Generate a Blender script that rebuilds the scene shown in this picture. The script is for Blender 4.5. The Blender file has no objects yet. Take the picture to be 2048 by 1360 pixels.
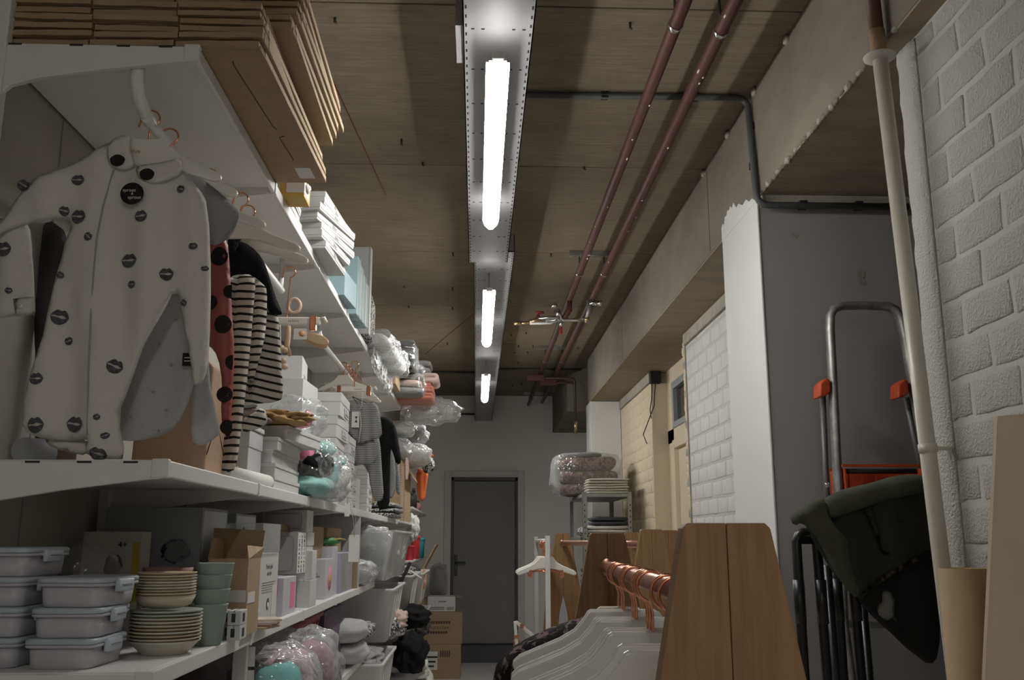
import bpy, bmesh, math, random
import numpy as np
from mathutils import Vector, Matrix, noise
from mathutils.geometry import delaunay_2d_cdt
random.seed(7)
SC = bpy.context.scene
COL = SC.collection
PI = math.pi
# ------------------------------------------------------------------ camera
FPX = 1880.0
TH = math.atan(400/FPX)                      # pitch up
PS = math.atan(72/FPX*math.cos(TH))          # turned slightly right of the aisle
EYE = np.array([0, 0, 1.55])
cam = bpy.data.cameras.new('camera')
cam.sensor_width = 36.0
cam.lens = 36.0*FPX/2048
cam.clip_start = 0.05
camo = bpy.data.objects.new('camera', cam)
COL.objects.link(camo)
camo.location = EYE
camo.rotation_euler = (PI/2+TH, 0, -PS)
SC.camera = camo
# ------------------------------------------------------------------ world and exposure
w = bpy.data.worlds.new('world')
SC.world = w
w.use_nodes = True
w.node_tree.nodes['Background'].inputs[0].default_value = (.5, .5, .52, 1)
w.node_tree.nodes['Background'].inputs[1].default_value = 0.02
SC.view_settings.view_transform = 'Standard'
SC.view_settings.look = 'None'
SC.view_settings.gamma = 1
SC.view_settings.use_curve_mapping = False
SC.view_settings.exposure = 0.18
SC.cycles.diffuse_bounces = 7
SC.cycles.max_bounces = 12
SC.cycles.sample_clamp_indirect = 6.0
TUBE_STRENGTH = 50.0        # the three luminaires in view
UNSEEN_LAMP = 38.0              # unseen luminaires added behind the camera to light surfaces facing it
# ------------------------------------------------------------------ measuring: photo pixel -> point on a real plane
_f = np.array([math.sin(PS)*math.cos(TH), math.cos(PS)*math.cos(TH), math.sin(TH)])
_r = np.array([math.cos(PS), -math.sin(PS), 0])
_u = np.cross(_r, _f)
def _ray(x, y): return _f+(x-1024)/FPX*_r+(680-y)/FPX*_u
def AX(x, y, v): d = _ray(x, y); return EYE+d*(v/d[0])
def AY(x, y, v): d = _ray(x, y); return EYE+d*(v/d[1])
def AZ(x, y, v): d = _ray(x, y); return EYE+d*((v-EYE[2])/d[2])
# ------------------------------------------------------------------ materials
MATS = {}
def mat(name, col, rough=.6, metal=0, var=0., vs=6., bump=0., bs=80., stretch=(1, 1, 1), col2=None, spec=.4, sheen=0, coat=0):
    if name in MATS: return MATS[name]
    m = bpy.data.materials.new(name); m.use_nodes = True
    nt = m.node_tree; N = nt.nodes; L = nt.links
    b = N['Principled BSDF']
    b.inputs['Roughness'].default_value = rough
    b.inputs['Metallic'].default_value = metal
    b.inputs['Specular IOR Level'].default_value = spec
    if sheen: b.inputs['Sheen Weight'].default_value = sheen
    if coat: b.inputs['Coat Weight'].default_value = coat
    c = (*col, 1)
    b.inputs['Base Color'].default_value = c
    if var or bump or col2:
        tc = N.new('ShaderNodeTexCoord'); mp = N.new('ShaderNodeMapping')
        mp.inputs['Scale'].default_value = stretch
        L.new(tc.outputs['Object'], mp.inputs['Vector'])
    if var or col2:
        n = N.new('ShaderNodeTexNoise'); n.inputs['Scale'].default_value = vs; n.inputs['Detail'].default_value = 5
        n.inputs['Roughness'].default_value = .65
        L.new(mp.outputs[0], n.inputs['Vector'])
        r = N.new('ShaderNodeValToRGB')
        c2 = col2 or tuple(x*(1-var) for x in col)
        r.color_ramp.elements[0].position = .3; r.color_ramp.elements[0].color = (*c2, 1)
        r.color_ramp.elements[1].position = .68; r.color_ramp.elements[1].color = c
        L.new(n.outputs['Fac'], r.inputs['Fac']); L.new(r.outputs[0], b.inputs['Base Color'])
    if bump:
        n2 = N.new('ShaderNodeTexNoise'); n2.inputs['Scale'].default_value = bs; n2.inputs['Detail'].default_value = 4
        L.new(mp.outputs[0], n2.inputs['Vector'])
        bp = N.new('ShaderNodeBump'); bp.inputs['Strength'].default_value = min(1, bump); bp.inputs['Distance'].default_value = .01*max(1, bump)
        L.new(n2.outputs['Fac'], bp.inputs['Height']); L.new(bp.outputs[0], b.inputs['Normal'])
    MATS[name] = m
    return m
def emit(name, col, s):
    m = bpy.data.materials.new(name); m.use_nodes = True
    b = m.node_tree.nodes['Principled BSDF']
    b.inputs['Base Color'].default_value = (*col, 1)
    b.inputs['Emission Color'].default_value = (*col, 1)
    b.inputs['Emission Strength'].default_value = s
    MATS[name] = m
    return m
def plastic_film(name, tint=(.9, .92, .93), a=.3, bump=.7, bs=22., rough=.12):
    "thin clear wrapping: mostly see-through, with glossy creases"
    m = bpy.data.materials.new(name); m.use_nodes = True
    nt = m.node_tree; N = nt.nodes; L = nt.links
    N.remove(N['Principled BSDF'])
    out = N['Material Output']
    tr = N.new('ShaderNodeBsdfTransparent'); tr.inputs[0].default_value = (.97, .98, .98, 1)
    gl = N.new('ShaderNodeBsdfGlossy'); gl.inputs['Roughness'].default_value = rough
    df = N.new('ShaderNodeBsdfDiffuse'); df.inputs[0].default_value = (*tint, 1)
    mx1 = N.new('ShaderNodeMixShader'); mx1.inputs[0].default_value = .5
    L.new(df.outputs[0], mx1.inputs[1]); L.new(gl.outputs[0], mx1.inputs[2])
    lw = N.new('ShaderNodeLayerWeight'); lw.inputs[0].default_value = .35
    mr = N.new('ShaderNodeMapRange'); mr.inputs[3].default_value = a*.55; mr.inputs[4].default_value = min(1, a*2.2)
    mx = N.new('ShaderNodeMixShader')
    L.new(lw.outputs['Facing'], mr.inputs[0]); L.new(mr.outputs[0], mx.inputs[0])
    L.new(tr.outputs[0], mx.inputs[1]); L.new(mx1.outputs[0], mx.inputs[2])
    tc = N.new('ShaderNodeTexCoord'); v = N.new('ShaderNodeTexVoronoi'); v.inputs['Scale'].default_value = bs
    v.feature = 'DISTANCE_TO_EDGE'
    n = N.new('ShaderNodeTexNoise'); n.inputs['Scale'].default_value = bs*.6; n.inputs['Detail'].default_value = 3
    L.new(tc.outputs['Object'], n.inputs['Vector'])
    mixv = N.new('ShaderNodeVectorMath'); mixv.operation = 'MULTIPLY_ADD'; mixv.inputs[1].default_value = (.12, .12, .12)
    L.new(n.outputs['Color'], mixv.inputs[0]); L.new(tc.outputs['Object'], mixv.inputs[2]); L.new(mixv.outputs[0], v.inputs['Vector'])
    bp = N.new('ShaderNodeBump'); bp.inputs['Strength'].default_value = bump; bp.inputs['Distance'].default_value = .02
    L.new(v.outputs['Distance'], bp.inputs['Height'])
    for s in (gl, df, lw): L.new(bp.outputs[0], s.inputs['Normal'])
    L.new(mx.outputs[0], out.inputs['Surface'])
    MATS[name] = m
    return m
def stripes(name, c1, c2, period, duty=.3, axis=2, wob=.004, ws=9., rough=.85, skew=0.):
    m = bpy.data.materials.new(name); m.use_nodes = True
    nt = m.node_tree; N = nt.nodes; L = nt.links; b = N['Principled BSDF']
    b.inputs['Roughness'].default_value = rough; b.inputs['Specular IOR Level'].default_value = .2
    tc = N.new('ShaderNodeTexCoord'); sx = N.new('ShaderNodeSeparateXYZ'); L.new(tc.outputs['Object'], sx.inputs[0])
    n = N.new('ShaderNodeTexNoise'); n.inputs['Scale'].default_value = ws; L.new(tc.outputs['Object'], n.inputs['Vector'])
    def mth(op, a, bb):
        q = N.new('ShaderNodeMath'); q.operation = op
        for i, v in enumerate((a, bb)):
            if isinstance(v, (int, float)): q.inputs[i].default_value = v
            else: L.new(v, q.inputs[i])
        return q.outputs[0]
    h = mth('ADD', sx.outputs[axis], mth('MULTIPLY', n.outputs['Fac'], wob*2))
    if skew: h = mth('ADD', h, mth('MULTIPLY', sx.outputs[0], skew))
    f = mth('LESS_THAN', mth('FRACT', mth('DIVIDE', h, period), 0), duty)
    mx = N.new('ShaderNodeMix'); mx.data_type = 'RGBA'
    mx.inputs[6].default_value = (*c1, 1); mx.inputs[7].default_value = (*c2, 1)
    L.new(f, mx.inputs[0]); L.new(mx.outputs[2], b.inputs['Base Color'])
    MATS[name] = m
    return m
def blotch(name, c1, c2, scale, thr=.5, rough=.8, dist=1.5):
    m = bpy.data.materials.new(name); m.use_nodes = True
    nt = m.node_tree; N = nt.nodes; L = nt.links; b = N['Principled BSDF']
    b.inputs['Roughness'].default_value = rough; b.inputs['Specular IOR Level'].default_value = .2
    tc = N.new('ShaderNodeTexCoord'); n = N.new('ShaderNodeTexNoise')
    n.inputs['Scale'].default_value = scale; n.inputs['Distortion'].default_value = dist; n.inputs['Detail'].default_value = 3
    L.new(tc.outputs['Object'], n.inputs['Vector'])
    r = N.new('ShaderNodeValToRGB')
    r.color_ramp.elements[0].position = thr-.03; r.color_ramp.elements[0].color = (*c1, 1)
    r.color_ramp.elements[1].position = thr+.03; r.color_ramp.elements[1].color = (*c2, 1)
    L.new(n.outputs['Fac'], r.inputs[0]); L.new(r.outputs[0], b.inputs['Base Color'])
    MATS[name] = m
    return m
# ------------------------------------------------------------------ mesh collecting
ORG = {}
class MB:
    def __init__(s): s.v = []; s.f = []; s.sm = []
    def add(s, vs, fs, smooth=False):
        o = len(s.v); s.v += [tuple(map(float, p)) for p in vs]
        s.f += [tuple(i+o for i in f) for f in fs]; s.sm += [smooth]*len(fs)
        return s
    def box(s, x0, x1, y0, y1, z0, z1, R=None):
        vs = [(x, y, z) for z in (z0, z1) for y in (y0, y1) for x in (x0, x1)]
        if R is not None:
            c = Vector(((x0+x1)/2, (y0+y1)/2, (z0+z1)/2)); vs = [c+R @ (Vector(p)-c) for p in vs]
        return s.add(vs, [(0, 2, 3, 1), (4, 5, 7, 6), (0, 1, 5, 4), (2, 6, 7, 3), (0, 4, 6, 2), (1, 3, 7, 5)])
    def obox(s, c, size, R=None):
        a, b, d = (q/2 for q in size)
        return s.box(c[0]-a, c[0]+a, c[1]-b, c[1]+b, c[2]-d, c[2]+d, R)
    def tube(s, pts, r, n=10, closed=False, flat=1.0):
        P = [Vector(map(float, p)) for p in pts]; m = len(P); rings = []
        rr = r if isinstance(r, (list, tuple)) else [r]*m
        T = []
        for i in range(m):
            a = P[i-1] if (i > 0 or closed) else P[i]
            b = P[(i+1) % m] if (i < m-1 or closed) else P[i]
            T.append((b-a).normalized())
        up = Vector((0, 0, 1)) if abs(T[0].z) < .9 else Vector((0, 1, 0))
        nx = T[0].cross(up).normalized()
        vs = []
        for i in range(m):
            nx = (nx-T[i]*nx.dot(T[i])).normalized(); ny = T[i].cross(nx)
            for k in range(n):
                a = 2*PI*k/n
                vs.append(P[i]+nx*(math.cos(a)*rr[i])+ny*(math.sin(a)*rr[i]*flat))
        fs = []
        for i in range(m if closed else m-1):
            j = (i+1) % m
            for k in range(n):
                l = (k+1) % n
                fs.append((i*n+k, i*n+l, j*n+l, j*n+k))
        s.add(vs, fs, True)
        if not closed:
            s.f.append(tuple(len(s.v)-m*n+k for k in range(n))[::-1]); s.sm.append(False)
            s.f.append(tuple(len(s.v)-n+k for k in range(n))); s.sm.append(False)
        return s
    def lathe(s, prof, c, n=28, axis=2, sx=1., sy=1.):
        vs = []
        for r, h in prof:
            for k in range(n):
                a = 2*PI*k/n; p = [math.cos(a)*r*sx, math.sin(a)*r*sy, h]
                if axis == 1: p = [p[0], h, p[1]]
                if axis == 0: p = [h, p[0], p[1]]
                vs.append((c[0]+p[0], c[1]+p[1], c[2]+p[2]))
        fs = []
        m = len(prof)
        for i in range(m-1):
            for k in range(n):
                l = (k+1) % n
                fs.append((i*n+k, i*n+l, (i+1)*n+l, (i+1)*n+k))
        s.add(vs, fs, True)
        o = len(s.v)-m*n
        s.f.append(tuple(o+k for k in range(n))[::-1]); s.f.append(tuple(o+(m-1)*n+k for k in range(n))); s.sm += [False, False]
        return s
    def prism(s, poly, a, b, axis=1):
        "poly of 2-D points extruded along an axis (0 x: (y,z); 1 y: (x,z); 2 z: (x,y))"
        n = len(poly); vs = []
        for h in (a, b):
            for p in poly:
                vs.append((h, p[0], p[1]) if axis == 0 else (p[0], h, p[1]) if axis == 1 else (p[0], p[1], h))
        fs = [tuple(range(n))[::-1], tuple(range(n, 2*n))]+[(i, (i+1) % n, n+(i+1) % n, n+i) for i in range(n)]
        return s.add(vs, fs)
    def loft(s, rings, cap=True, smooth=True):
        n = len(rings[0]); vs = [p for r in rings for p in r]; fs = []
        for i in range(len(rings)-1):
            for k in range(n):
                l = (k+1) % n
                fs.append((i*n+k, i*n+l, (i+1)*n+l, (i+1)*n+k))
        s.add(vs, fs, smooth)
        if cap:
            o = len(s.v)-len(vs)
            s.f.append(tuple(o+k for k in range(n))[::-1]); s.f.append(tuple(o+len(vs)-n+k for k in range(n))); s.sm += [smooth, smooth]
        return s
    def blob(s, c, size, seed=0, amp=.15, fr=2.5, sub=3, box=0., ridged=False, flatb=True):
        "a lumpy rounded body: cushions, bags, plush; box>0 pushes it towards a block"
        bm = bmesh.new(); bmesh.ops.create_icosphere(bm, subdivisions=sub, radius=1)
        vs = []
        for v in bm.verts:
            p = v.co.copy()
            if box:
                q = [math.copysign(abs(t)**(1-box*.6), t) for t in p]
                k = max(abs(t) for t in q); p = p.lerp(Vector(q)/max(k, .01)*1.0, box)
            nz = noise.noise(v.co*fr+Vector((seed*3.1, seed*1.7, seed*.9)))
            if ridged: nz = abs(nz)*2-.6
            p = p*(1+amp*nz)
            p = Vector((c[0]+p.x*size[0]/2, c[1]+p.y*size[1]/2, c[2]+p.z*size[2]/2))
            if flatb: p.z = max(p.z, c[2]-size[2]/2*.86)
            vs.append(p)
        fs = [tuple(x.index for x in f.verts) for f in bm.faces]
        bm.free()
        return s.add(vs, fs, True)
    def build(s, name, m, parent=None, bevel=0, seg=2, org=None, fixn=True, sub=0):
        if parent is not None: o3 = ORG[parent.name]
        elif org is not None: o3 = tuple(org)
        else:
            a = np.array(s.v); lo = a.min(0); hi = a.max(0); o3 = ((lo[0]+hi[0])/2, (lo[1]+hi[1])/2, lo[2])
        me = bpy.data.meshes.new(name)
        me.from_pydata([(p[0]-o3[0], p[1]-o3[1], p[2]-o3[2]) for p in s.v], [], s.f)
        if fixn:
            bm = bmesh.new(); bm.from_mesh(me); bmesh.ops.recalc_face_normals(bm, faces=bm.faces); bm.to_mesh(me); bm.free()
        me.polygons.foreach_set('use_smooth', s.sm)
        me.materials.append(MATS[m] if isinstance(m, str) else m)
        o = bpy.data.objects.new(name, me); COL.objects.link(o)
        if parent is not None: o.parent = parent
        else: o.location = o3
        ORG[o.name] = o3
        if bevel:
            md = o.modifiers.new('bevel', 'BEVEL'); md.width = bevel; md.segments = seg; md.limit_method = 'ANGLE'; md.harden_normals = False
        if sub:
            md = o.modifiers.new('subsurf', 'SUBSURF'); md.levels = sub; md.render_levels = sub
        return o
def tag(o, label=None, cat=None, group=None, kind=None):
    if label: o['label'] = label
    if cat: o['category'] = cat
    if group: o['group'] = group
    if kind: o['kind'] = kind
    return o
def thing(name, label, cat, loc, group=None, kind=None):
    o = bpy.data.objects.new(name, None); COL.objects.link(o); o.location = loc; o.empty_display_size = .05
    ORG[o.name] = tuple(loc)
    return tag(o, label, cat, group, kind)
def kids(o): return [c for c in COL.objects if c.parent == o]
def copy_tree(o, loc=None, label=None, rz=None, parent=None, sc=None):
    c = o.copy(); COL.objects.link(c); c.parent = parent
    if loc is not None: c.location = loc; ORG[c.name] = tuple(loc)
    if rz is not None: c.rotation_euler = (0, 0, rz)
    if sc is not None: c.scale = sc
    if label: c['label'] = label
    for ch in KID.get(o.name) or kids(o): copy_tree(ch, parent=c)
    return c
KID = {}
def rot(ax, deg): return Matrix.Rotation(math.radians(deg), 3, ax)
def text(s, size, loc, R, m, parent, name='lettering', depth=.0006, align='CENTER', sx=1., bold=0.):
    cu = bpy.data.curves.new(name, 'FONT'); cu.body = s; cu.size = size; cu.align_x = align; cu.align_y = 'CENTER'; cu.extrude = depth; cu.offset = bold
    t = bpy.data.objects.new(name, cu); COL.objects.link(t)
    dg = bpy.context.evaluated_depsgraph_get(); me = bpy.data.meshes.new_from_object(t.evaluated_get(dg))
    bpy.data.objects.remove(t); bpy.data.curves.remove(cu)
    o3 = Vector(ORG[parent.name]); L = Vector(tuple(map(float, loc)))-o3
    for v in me.vertices: v.co = R @ Vector((v.co.x*sx, v.co.y, v.co.z))+L
    me.materials.clear(); me.materials.append(MATS[m] if isinstance(m, str) else m)
    o = bpy.data.objects.new(name, me); COL.objects.link(o); o.parent = parent; ORG[o.name] = tuple(o3)
    return o
R_FRONT = rot('X', 90)                               # letters facing the camera side (-y)
R_AISLE = Matrix(((0, 0, 1), (1, 0, 0), (0, 1, 0)))  # letters facing the aisle (+x)
# ------------------------------------------------------------------ common materials
mat('white_steel', (.72, .71, .69), .38, spec=.5, var=.06, vs=3)
mat('shelf_paint', (.74, .735, .72), .42, var=.05, vs=4)
mat('wall_paint', (.52, .51, .50), .85, var=.07, vs=2.5, bump=.12, bs=160)
mat('end_paint', (.84, .835, .82), .85, var=.06, vs=1.2, bump=.1, bs=120)
mat('grey_plaster', (.33, .32, .315), .8, var=.08, vs=2, bump=.08, bs=140)
mat('pillar_white', (.70, .70, .69), .75, var=.03, vs=3, bump=.06, bs=200)
mat('block_white', (.52, .51, .49), .85, var=.08, vs=60, bump=1.0, bs=130)
mat('mortar_white', (.53, .525, .505), .85, var=.04, vs=12, bump=.3, bs=60)
mat('block_white_b', (.64, .635, .62), .85, var=.08, vs=14, bump=.5, bs=90)
mat('block_cream', (.68, .60, .43), .85, var=.08, vs=9, bump=.4, bs=80)
mat('mortar_cream', (.66, .59, .425), .85, bump=.3, bs=70)
mat('cream_paint', (.72, .64, .46), .6, var=.04, vs=4)
mat('concrete', (.235, .21, .172), .9, var=.34, vs=2.6, bump=.3, bs=34, stretch=(1, .6, 1))
mat('concrete_soffit', (.34, .275, .20), .9, col2=(.24, .205, .16), vs=3, bump=.25, bs=30, stretch=(1, 3, 1))
mat('concrete_pale', (.42, .39, .34), .9, var=.3, vs=8, bump=.4, bs=40)
mat('dark', (.012, .012, .012), .8)
mat('floor_screed', (.74, .74, .735), .45, var=.08, vs=3)
mat('galv', (.42, .43, .43), .42, .75, var=.3, vs=14)
mat('galv_tray', (.34, .34, .35), .55, .2, var=.08, vs=5)
mat('pipe_red', (.105, .04, .034), .55, var=.35, vs=18, spec=.3)
mat('conduit', (.075, .078, .08), .5)
mat('brass', (.45, .36, .2), .35, .9)
mat('chrome', (.65, .65, .66), .2, 1.)
mat('red_plastic', (.20, .015, .018), .4)
mat('copper', (.80, .36, .21), .2, 1.)
mat('copper_rod', (.62, .33, .24), .33, .95, var=.25, vs=30)
mat('door_grey', (.24, .24, .245), .5, var=.05, vs=2)
mat('door_frame', (.62, .61, .60), .45)
mat('steel_dark', (.09, .09, .09), .4, .6)
mat('kraft', (.37, .275, .175), .8, var=.16, vs=26, spec=.25)
mat('kraft_light', (.44, .335, .215), .8, var=.12, vs=30, spec=.25)
mat('kraft_edge', (.55, .42, .27), .85, var=.15, vs=60)
mat('kraft_dark', (.10, .065, .04), .9)
mat('card_white', (.62, .62, .61), .6, var=.05, vs=6, spec=.3)
mat('card_white_b', (.56, .565, .565), .6, var=.06, vs=5, spec=.3)
mat('paper', (.74, .73, .70), .75)
mat('label_paper', (.66, .655, .64), .7)
mat('ink', (.03, .03, .03), .7)
mat('ink_grey', (.22, .22, .22), .7)
mat('black_cloth', (.012, .012, .013), .9, bump=.3, bs=300, spec=.15)
mat('tape', (.50, .36, .2), .25, var=.05)
plastic_film('film', a=.26)
plastic_film('film_heavy', a=.42, bs=30.)
plastic_film('film_flat', a=.16, bump=.25, bs=9.)
# ================================================================== the setting
XL, XR, YE, YB = -1.045, 1.20, 12.75, -4.2     # left wall, beam face, end wall, wall behind the camera
ZC, ZS = 3.48, 3.0                             # ceiling, beam soffit
# floor
tag(MB().box(-1.3, 2.9, YB, YE+.1, -.1, 0).build('floor', 'floor_screed'), 'pale grey screed floor of the stockroom', 'floor', kind='structure')
# ceiling: boards of formwork imprinted in the concrete, one panel per bay with its seam
def ceiling_material():
    m = bpy.data.materials.new('ceiling_boards'); m.use_nodes = True
    nt = m.node_tree; N = nt.nodes; L = nt.links; b = N['Principled BSDF']; b.inputs['Roughness'].default_value = .88
    b.inputs['Specular IOR Level'].default_value = .2
    tc = N.new('ShaderNodeTexCoord'); oi = N.new('ShaderNodeObjectInfo')
    ad = N.new('ShaderNodeVectorMath'); L.new(tc.outputs['Object'], ad.inputs[0]); L.new(oi.outputs['Random'], ad.inputs[1])
    def nz(sc, scale, det=6, dist=0.):
        mp = N.new('ShaderNodeMapping'); mp.inputs['Scale'].default_value = sc; L.new(ad.outputs[0], mp.inputs['Vector'])
        n = N.new('ShaderNodeTexNoise'); n.inputs['Scale'].default_value = scale; n.inputs['Detail'].default_value = det; n.inputs['Roughness'].default_value = .7
        n.inputs['Distortion'].default_value = dist
        L.new(mp.outputs[0], n.inputs['Vector']); return n
    def ramp(n, a, ca, bb, cb):
        r = N.new('ShaderNodeValToRGB'); r.color_ramp.elements[0].position = a; r.color_ramp.elements[0].color = (*ca, 1)
        r.color_ramp.elements[1].position = bb; r.color_ramp.elements[1].color = (*cb, 1); L.new(n.outputs['Fac'], r.inputs[0]); return r
    def mix(kind, f, a, bb):
        q = N.new('ShaderNodeMix'); q.data_type = 'RGBA'; q.blend_type = kind; q.inputs[0].default_value = f
        L.new(a.outputs[0] if a.type != 'MIX' else a.outputs[2], q.inputs[6]); L.new(bb.outputs[0] if bb.type != 'MIX' else bb.outputs[2], q.inputs[7]); return q
    big = ramp(nz((1, 1, 1), 1.6, 4), .32, (.205, .175, .136), .7, (.285, .245, .19))
    grain = ramp(nz((.7, 11, 1), 7, 8, .6), .33, (.74, .71, .67), .66, (1.08, 1.06, 1.02))
    stain = ramp(nz((2.2, 7, 1), 3.2, 6, 1.), .60, (1, 1, 1), .80, (.72, .62, .50))
    pale = ramp(nz((.5, 14, 1), 2.4, 6), .70, (0, 0, 0), .80, (.16, .15, .13))
    c = mix('MULTIPLY', 1, big, grain); c = mix('MULTIPLY', .9, c, stain); c = mix('ADD', .55, c, pale)
    L.new(c.outputs[2], b.inputs['Base Color'])
    bp = N.new('ShaderNodeBump'); bp.inputs['Strength'].default_value = .3; bp.inputs['Distance'].default_value = .008
    L.new(nz((.7, 11, 1), 9, 6).outputs['Fac'], bp.inputs['Height']); L.new(bp.outputs[0], b.inputs['Normal'])
    MATS['ceiling_boards'] = m
ceiling_material()
ceil = tag(MB().box(-1.3, 2.9, YB, YE+.1, ZC+.02, ZC+.15).build('ceiling', 'concrete'), 'raw concrete ceiling with imprinted formwork boards', 'ceiling', kind='structure')
seams = [YB]+[3.14+1.52*k for k in range(-4, 7)]+[YE]
seams = [s for s in seams if YB <= s <= YE]
for a, b in zip(seams, seams[1:]):
    MB().box(-1.05, 1.25, a+.004, b-.004, ZC, ZC+.02).build('panel', 'ceiling_boards', ceil, bevel=.002, seg=1)
for px, py in [(670, 35), (845, 325), (1260, 45), (1168, 333), (906, 505), (1102, 507), (808, 572), (905, 575), (817, 612), (905, 614), (1022, 668), (1052, 664), (1037, 690), (1066, 690), (1029, 703), (1055, 703), (1036, 723), (803, 278), (895, 685), (1025, 770), (1043, 765), (1156, 695), (1170, 505), (787, 700)]:
    p = AZ(px, py, ZC); h = random.uniform(.012, .03)
    MB().tube([(p[0], p[1], ZC+.003), (p[0], p[1], ZC-h), (p[0]+.008, p[1], ZC-h-.004)], .0055, 6).build('nail', 'steel_dark', ceil)
mat('chalk_red', (.2, .05, .03), .9)
for a, b in (((-.66, 3.3), (-.53, 5.1)), ((.26, 6.9), (-.55, 9.8))): MB().tube([(*a, ZC-.002), (*b, ZC-.002)], .0022, 5).build('chalk_line', 'chalk_red', ceil)
# left wall in dark back panels, end wall with doorway, wall behind the camera
wl = tag(MB().box(XL-.15, XL-.012, YB, YE, 0, ZC+.02).build('wall_left', mat('backing', (.40, .375, .34), .85, var=.1, vs=3)), 'grey panelled wall behind the white shelving', 'wall', kind='structure')
ys = [YB]+[2.24+1.22*k for k in range(-5, 9)]+[YE]
for a, b in zip(ys, ys[1:]):
    if b > a: MB().box(XL-.012, XL, a+.003, b-.003, 0, ZC).build('panel', 'backing', wl, bevel=.002, seg=1)
DX0, DX1, DZ = -.335, .555, 2.375
we = MB().box(-1.3, DX0, YE, YE+.15, 0, ZC+.02).box(DX1, 2.9, YE, YE+.15, 0, ZC+.02).box(DX0, DX1, YE, YE+.15, DZ, ZC+.02).box(DX0, DX1, YE+.12, YE+.15, 0, .25)
tag(we.build('wall_end', 'end_paint'), 'grey painted wall at the end of the aisle', 'wall', kind='structure')
tag(MB().box(-1.3, 2.9, YB-.15, YB, 0, ZC+.02).build('wall_back', 'wall_paint'), 'plain painted wall behind the camera', 'wall', kind='structure')
# end door: leaf, frame, architrave, sill, handle
d = thing('door_1', 'dark grey door with lever handle at the end of the aisle', 'door', (.11, YE, 0), kind='structure')
MB().box(DX0+.035, DX1-.035, YE+.055, YE+.10, .235, DZ-.05).build('leaf', 'door_grey', d, bevel=.003)
fr = MB().box(DX0, DX0+.03, YE-.005, YE+.12, .235, DZ).box(DX1-.03, DX1, YE-.005, YE+.12, .235, DZ).box(DX0, DX1, YE-.005, YE+.12, DZ-.045, DZ)
fr.build('frame', mat('door_rebate', (.10, .10, .103), .5), d)
MB().box(DX0-.09, DX0, YE-.03, YE, 0, DZ+.085).box(DX1, DX1+.09, YE-.03, YE, 0, DZ+.085).box(DX0, DX1, YE-.03, YE, DZ, DZ+.085).build('architrave', 'door_frame', d, bevel=.004)
MB().box(DX0, DX1, YE-.02, YE+.12, 0, .215).build('sill', mat('sill_dark', (.10, .098, .105), .6), d)
hd = MB().box(-.285, -.245, YE+.035, YE+.056, 1.09, 1.36).build('handle_plate', 'steel_dark', d, bevel=.008)
MB().tube([(-.265, YE+.05, 1.262), (-.265, YE-.01, 1.262), (-.255, YE-.02, 1.262), (-.135, YE-.02, 1.262)], .011, 10).build('lever', 'steel_dark', hd)
for z in (.45, 1.25, 2.1): MB().tube([(DX1-.032, YE+.05, z), (DX1-.032, YE+.05, z+.09)], .008, 8).build('hinge', 'steel_dark', d)
# right side -------------------------------------------------------
bm_ = tag(MB().box(XR, 1.95, YB, 10.05, ZS, ZC+.02).build('beam', 'concrete', bevel=.008), 'deep concrete beam along the right side of the ceiling', 'beam', kind='structure')
MB().box(XR+.005, 1.94, YB+.01, 10.04, ZS-.006, ZS+.01).build('soffit', 'concrete_soffit', bm_)
for y in (4.62, 7.6): MB().box(XR-.001, XR+.01, y-.004, y+.004, ZS+.01, ZC).build('joint', 'kraft_dark', bm_)
for px, py in [(1515, 182), (1470, 268), (1405, 345), (1590, 78)]:
    p = AZ(px, py, ZC-.015); MB().blob((XR-.004, p[1], ZC-.02), (.03, .05, .04), int(px), .3, sub=2, flatb=False).build('grout_lump', 'concrete_pale', bm_)
# concrete rags along the beam edges
for k in range(34):
    y = 2.45+k*.04+random.uniform(-.015, .015)
    if y < 3.7: MB().blob((XR+.006, y, ZS+.002), (.022, random.uniform(.03, .06), random.uniform(.012, .03)), k, .4, 3, 2, flatb=False).build('rag', 'concrete_pale' if k % 3 == 0 else 'concrete', bm_)
# pillar: white aisle side, grey face to the camera
pl = tag(MB().box(XR+.005, 3.0, 3.80, 4.37, 0, ZS).build('wall_pillar', 'grey_plaster'), 'wide grey plastered pier behind the stepladder', 'pillar', kind='structure')
MB().box(XR-.004, XR+.005, 3.795, 4.37, 0, ZS-.015).build('white_face', 'pillar_white', pl, bevel=.003)
pat = [(3.80, ZS-.02), (4.37, ZS-.02), (4.37, ZS+.05), (4.345, ZS+.065), (4.32, ZS+.05), (4.30, ZS+.085), (4.27, ZS+.08), (4.25, ZS+.10), (4.22, ZS+.09), (4.20, ZS+.105), (4.17, ZS+.085), (4.14, ZS+.10), (4.10, ZS+.06), (4.06, ZS+.065), (4.0, ZS+.035), (3.94, ZS+.04), (3.90, ZS+.015), (3.85, ZS+.012)]
MB().prism(pat, XR-.005, XR+.004, 0).build('paint_splash', 'pillar_white', pl)
MB().box(XR+.01, 3.0, 3.76, 3.80, ZS-.05, ZS).build('ledge', 'concrete_pale', pl, bevel=.006)
for px, py, s in [(1722, 548, .035), (1590, 470, .02), (1727, 565, .02)]:
    p = AY(px, py, 3.799); MB().add([(p[0]+math.cos(a)*s*random.uniform(.4, 1), 3.7985, p[2]+math.sin(a)*s*random.uniform(.4, 1.1)) for a in [k*PI/5 for k in range(10)]], [tuple(range(10))]).build('stain', mat('stain_brown', (.27, .245, .21), .9), pl)
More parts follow.
